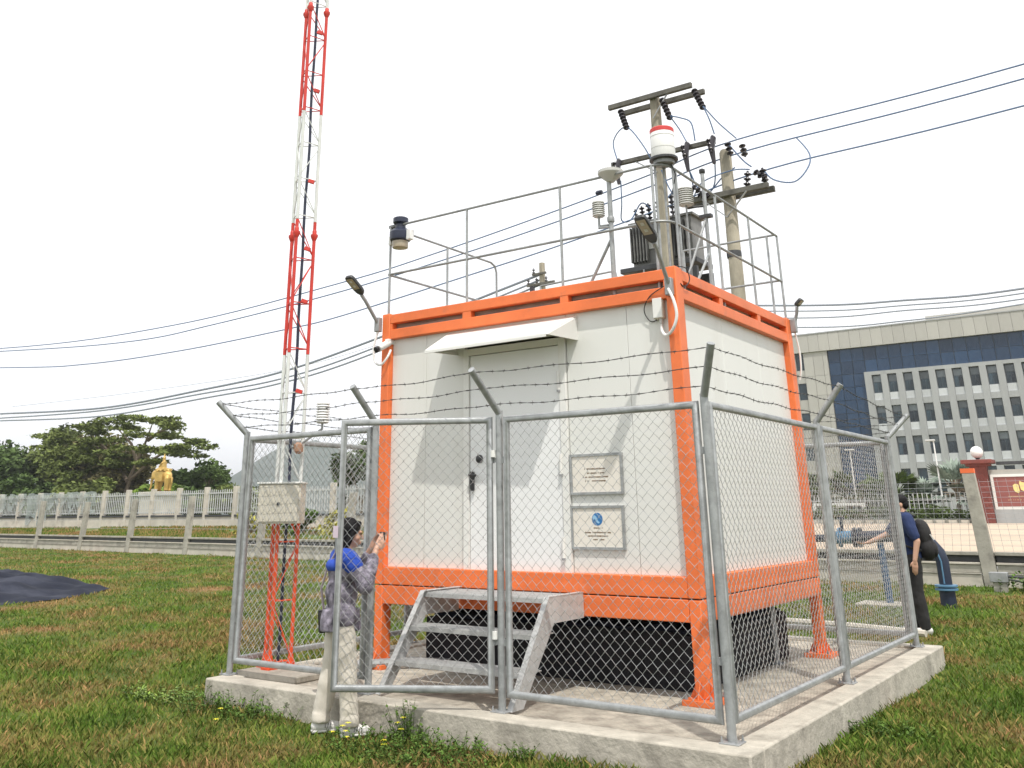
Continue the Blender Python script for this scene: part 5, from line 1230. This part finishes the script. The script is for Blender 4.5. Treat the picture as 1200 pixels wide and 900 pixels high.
# --- man with backpack
def man(add):
    b = MB(); hc = (.03, 0, 1.575); q = head(b, hc, .18)
    b.cap((.0, 0, 1.40), (.02, 0, 1.52), .062, .055)
    b.sph((0, 0, 1.26), .11, .17, .2); b.sph((0, 0, 1.05), .11, .15, .17); b.sph((-.01, 0, .92), .11, .16, .12)
    shL, elL, wrL = V(-.01, .20, 1.395), V(-.09, .265, 1.12), V(-.03, .275, .885)
    shR, elR, wrR = V(.01, -.20, 1.395), V(.21, -.27, 1.19), V(.46, -.22, 1.09)
    b.cap(shL, elL, .052, .042); b.cap(elL, wrL, .042, .028); b.cap(shR, elR, .052, .042); b.cap(elR, wrR, .042, .028)
    fingers(b, wrL, (.12, 0, -1), (1, 0, .1), .45, (0, -1, 0), 1.05, -1)
    fingers(b, wrR, (1, .1, -.25), (0.1, 1, .1), .55, (.1, 0, 1), 1.05, 1)
    for s in (-1, 1):
        fx_ = .04 if s < 0 else -.05
        b.cap((-.01, s*.09, .88), (fx_*.5+.01, s*.095, .48), .08, .052); b.cap((fx_*.5+.01, s*.095, .48), (fx_-.01, s*.1, .1), .052, .034)
        b.cap((fx_-.03, s*.1, .07), (fx_+.08, s*.11, .045), .035, .028)
    add('body', b, 'skin', .0075, 2); eyes(add, q)
    h = MB(); h.sph(q(-.022, 0, .04), .098, .082, .088, 16, 12); h.sph(q(-.055, 0, -.01), .06, .074, .07, 14, 10); add('hair', h, 'hair', .008, 1)
    p = MB(); p.sph((0, 0, 1.27), .145, .205, .20, 16, 10); p.sph((.015, 0, 1.08), .15, .185, .2, 16, 10); p.lathe([(.165, .90), (.17, .96), (.15, 1.1)], (.0, 0, 0), 20)
    p.cap((0, -.15, 1.385), (0, .15, 1.385), .075, .075, 12); p.lathe([(.075, 1.42), (.068, 1.475), (.05, 1.47)], (.0, 0, 0), 14)
    p.cap(shL, shL.lerp(elL, .78), .082, .070); p.cap(shR, shR.lerp(elR, .78), .082, .070)
    for k in range(6): p.cap((.10*cos(k)-.01, .16*sin(k), .98+.03*k), (.13*cos(k+.5), .17*sin(k+.5), 1.12+.02*k), .016, .012, 6)
    add('polo_shirt', p, 'polo', .010, 2)
    tr = MB(); tr.sph((-.01, 0, .90), .135, .175, .13, 16, 8)
    for s, fx in ((-1, .04), (1, -.05)):
        tr.cap((-.01, s*.085, .88), (fx*.5+.01, s*.095, .48), .118, .090, 14); tr.cap((fx*.5+.01, s*.095, .48), (fx-.01, s*.1, .10), .090, .072, 14); tr.lathe([(.066, .06), (.068, .08), (.06, .14)], (fx-.01, s*.1, 0), 14)
    add('trousers', tr, 'blackcloth', .010, 2)
    for s, fx in ((-1, .05), (1, -.04)):
        sm = MB(); sm.cap((fx-.06, s*.1, .045), (fx+.12, s*.11, .035), .044, .037, 12); sm.cap((fx-.06, s*.1, .025), (fx+.14, s*.11, .022), .036, .032, 12)
        add('shoe', sm, 'shoe', .008, 2)
ml = (-.02, 6.53, G); mang = math.atan2(-.31, -.94)
figure('man in a navy polo shirt and black trousers reaching towards the blue valve', ml, mang, .96, man)
bm4 = Matrix.Translation(V(*ml)) @ Matrix.Rotation(mang, 4, 'Z') @ Matrix.Scale(.96, 4)
t = thing('backpack', 'black backpack worn on the back of the man in navy', 'backpack', tuple(bm4 @ V(-.2, 0, 1.0)))
bk = MB().sph((-.205, .02, 1.18), .10, .145, .20, 16, 12).sph((-.225, .03, 1.02), .115, .15, .15, 16, 12).sph((-.17, .0, 1.30), .07, .12, .09).xf(bm4)
remesh(part('pack_body', bk, 'blackcloth', t, 180), .010, 3)
part('front_pocket', MB().sph((-.31, .03, 1.01), .045, .11, .10, 14, 10).xf(bm4), 'blackcloth', t, 180)
for s in (-1, 1): part('strap', MB().tube([(-.12, s*.10, 1.42), (-.02, s*.125, 1.475), (.10, s*.13, 1.40), (.155, s*.13, 1.25), (.13, s*.16, 1.10), (-.05, s*.18, 1.02), (-.15, s*.12, 1.0)], .016, 6).xf(bm4), 'black', t)
part('zip_tag', MB().beam((-.27, .15, 1.20), (-.31, .14, 1.13), .008, .015).xf(bm4), 'greyplastic', t)

# ------------------------------------------------------------------ weeds along the slab and grass
def weeds(name, label, cx, cy, n, rad, h, m, seed, sz=.03):
    g = np.random.default_rng(seed); P_ = []; rn = []
    t = thing(name, label, 'weeds', (cx, cy, G))
    stm = MB()
    for i in range(n):
        a = g.random()*2*pi; d = rad*g.random()**.6; x = cx+cos(a)*d; y = cy+sin(a)*d*.6
        if SY0-.02 < y < SY1+.02 and SX0-.03 < x < SX1+.03:
            if y > SY0+.4: continue
            y = SY0-.03-g.random()*.1
        hh = h*g.uniform(.5, 1.1); lx, ly = g.normal()*.05, g.normal()*.05-.015
        stm.tube([(x, y, G), (x+lx*.5, y+ly*.5, G+hh*.6), (x+lx, y+ly, G+hh)], [.0028, .002, .001], 4, caps=False)
        for k in range(9):
            f = g.uniform(.2, 1.02); b = V(x+lx*f, y+ly*f, G+hh*f); an = g.random()*2*pi; dr = V(cos(an), sin(an), g.uniform(-.1, .8)).normalized(); sd = dr.cross(V(0, 0, 1)).normalized(); s_ = sz*g.uniform(.5, 1.2)
            P_ += [b, b+dr*s_*.5+sd*s_*.3, b+dr*s_, b+dr*s_*.5-sd*s_*.3]; rn += [g.random()]*4
    v = np.array([tuple(p) for p in P_])-np.array((cx, cy, G)); o = rawmesh('leaves', v, np.arange(len(v)), 4, m, rn); o.parent = t; o['kind'] = 'stuff'
    part('stems', stm, 'weed', t, None, kind='stuff'); return t
weeds('weed_patch', 'leafy weeds against the slab at its left front corner', -3.45, -1.40, 80, .42, .17, 'weed', 1)
weeds('weed_patch', 'dark green weeds at the slab foot under the gate', -2.95, -1.40, 50, .35, .12, 'weed', 2)
weeds('weed_patch', 'low leafy weeds in front of the middle fence post', -1.35, -1.55, 190, .62, .13, 'weed', 3)
weeds('weed_patch', 'tall weed clump against the slab left of the middle post', -1.62, -1.30, 26, .10, .26, 'weed', 4)
weeds('weed_patch', 'leafy clump at the slab foot near the bottom edge', -.64, -1.36, 34, .10, .12, 'weed', 5, .022)
weeds('weed_patch', 'low weeds along the bottom edge of the photo', -1.2, -1.66, 150, .55, .055, 'weed', 6, .02)
weeds('weed_patch', 'bright green weed clump left of the slab corner', -4.3, -1.3, 55, .38, .11, 'leaflt', 7, .035)
weeds('weed_patch', 'green weeds along the right side of the slab', 1.0, 0.6, 60, .35, .10, 'weed', 8)
weeds('weed_patch', 'lush green weeds by the wall at the right edge', .9, 13.6, 160, 1.1, .3, 'weed', 9, .09)
fl = thing('yellow_flowers', 'small yellow flowers in the weeds in front of the gate', 'flowers', (-1.9, -1.6, G))
g = np.random.default_rng(5)
for i, (x, y, h) in enumerate([(-2.02, -1.50, .09), (-1.96, -1.53, .07), (-2.06, -1.56, .06), (-1.90, -1.58, .05), (-1.63, -1.38, .13), (-1.58, -1.40, .10), (-1.60, -1.55, .06), (-1.55, -1.60, .05), (-3.3, -1.5, .07), (-3.1, -1.7, .05), (-1.98, -1.49, .11), (-1.60, -1.36, .16)]):
    mb = MB()
    for k in range(7):
        a = k*2*pi/7; mb.add([(x, y, G+h), (x+.016*cos(a-.3), y+.016*sin(a-.3), G+h+.006), (x+.026*cos(a), y+.026*sin(a), G+h+.002), (x+.016*cos(a+.3), y+.016*sin(a+.3), G+h+.006)], [(0, 1, 2, 3)])
    part('flower', mb, 'flower', fl, None)
def grass_field(name, rects, n, m, seed, excl, hh=(.022, .062), wide=1.0):
    """blades on a polar wedge round the spot (cx,cy); thinner with distance"""
    g = np.random.default_rng(seed); cx, cy, a0, a1, r0, r1 = rects
    u = g.random(n); rr = r0*(r1/r0)**u; an = g.uniform(a0, a1, n)
    x = cx+rr*np.sin(an); y = cy+rr*np.cos(an); k = np.ones(n, bool)
    for f in excl: k &= ~f(x, y)
    x, y, rr = x[k], y[k], rr[k]; n = len(x)
    # tufts: pull blades to clump centres
    cell = .10*(1+rr*.05); qx = np.round(x/cell)*cell; qy = np.round(y/cell)*cell
    hsh = np.abs(np.sin(qx*127.1+qy*311.7)*43758.5)%1
    w_ = (hsh*.45); x = x+(qx-x)*w_*.5; y = y+(qy-y)*w_*.5
    z = G+.016*np.sin(x*1.9+1.3*np.sin(y*1.1))*np.sin(y*1.7+.7)+.012*np.sin(x*4.3+y*2.9)-.004
    pat = .5+.5*np.sin(x*.9+1.7*np.sin(y*.7))*np.sin(y*1.3+.8*np.sin(x*.6+2)); h = g.uniform(hh[0], hh[1], n)*(.55+.5*hsh+.45*pat)*(1+rr*.008)
    w = .0021*(1+rr*.15)*wide*g.uniform(.6, 1.4, n); az = g.random(n)*2*np.pi; ln = g.uniform(.15, .95, n)*h; la = g.random(n)*2*np.pi
    dx, dy = np.cos(az)*w, np.sin(az)*w; ox, oy = np.cos(la)*ln, np.sin(la)*ln
    p = np.stack([np.stack([x-dx, y-dy, z], 1), np.stack([x+dx, y+dy, z], 1), np.stack([x+dx*.7+ox*.4, y+dy*.7+oy*.4, z+h*.6], 1), np.stack([x+ox, y+oy, z+h*.93], 1), ], 1)
    v = p.reshape(-1, 3); rn = np.repeat(np.clip(g.normal(.45, .22, n), 0, 1), 4)
    o = rawmesh(name, v, np.arange(len(v)), 4, m, rn); o['kind'] = 'stuff'
    return o
from math import atan2
def ex_slab(x, y): return (x > SX0-.01) & (x < SX1+.01) & (y > SY0-.01) & (y < SY1+.01)
def verge_tufts(n):
    g = np.random.default_rng(31); x = g.uniform(-78, -22, n); wy = 14.6-.1*x; y = wy+.15+g.random(n)*(26.0-wy-.3); k = (y < 25.9) & (np.sin(x*.7+np.sin(y*1.3))*np.sin(y*.9+x*.3) > -.55); x, y = x[k], y[k]; n = len(x)
    z = .18+.42*np.clip((y-(14.6-.1*x))/7, 0, 1)-.02; h = g.uniform(.06, .20, n); w = g.uniform(.02, .05, n); a = g.random(n)*6.28; dx, dy = np.cos(a)*w, np.sin(a)*w
    p = np.stack([np.stack([x-dx, y-dy, z], 1), np.stack([x+dx, y+dy, z], 1), np.stack([x+dx*.6, y+dy, z+h*.7], 1), np.stack([x, y, z+h], 1)], 1); v = p.reshape(-1, 3)
    o = rawmesh('verge_tufts', v, np.arange(len(v)), 4, 'grass', np.repeat(g.random(n), 4)); o['kind'] = 'stuff'
verge_tufts(60000)
def ex_wall(x, y): return y > 14.6-.1*x-.12
TPa = np.array(TP)
def ex_tarp(x, y):
    ins = np.zeros(len(x), bool); j = len(TPa)-1
    for i in range(len(TPa)):
        xi, yi = TPa[i]; xj, yj = TPa[j]; c_ = ((yi > y) != (yj > y)) & (x < (xj-xi)*(y-yi)/(yj-yi+1e-9)+xi); ins ^= c_; j = i
    return ins
def ex_bare(x, y):
    v = np.sin(x*1.1+.7*np.sin(y*1.9))*np.sin(y*.8+1.1*np.sin(x*.5+1)); return (v > .62) & (rng.random(len(x)) < .6)
gr = grass_field('grass', (2.9, -6.6, R(-84), R(16), 2.6, 60), 760000, 'grass', 8, [ex_slab, ex_wall, ex_tarp])
# ------------------------------------------------------------------ haze
hz = MB().box(-3200, 3200, -260, 4800, -1.6, 150)
hm_ = bpy.data.materials.new('haze_air'); hm_.use_nodes = True; n_ = hm_.node_tree.nodes; n_.remove(n_['Principled BSDF'])
pv = n_.new('ShaderNodeVolumePrincipled'); pv.inputs['Color'].default_value = (.90, .93, .97, 1); pv.inputs['Density'].default_value = .00035; pv.inputs['Anisotropy'].default_value = .3
hm_.node_tree.links.new(pv.outputs[0], n_['Material Output'].inputs['Volume'])
o = part('haze', hz, hm_, None, None, True); o['kind'] = 'stuff'
S.cycles.samples = 128
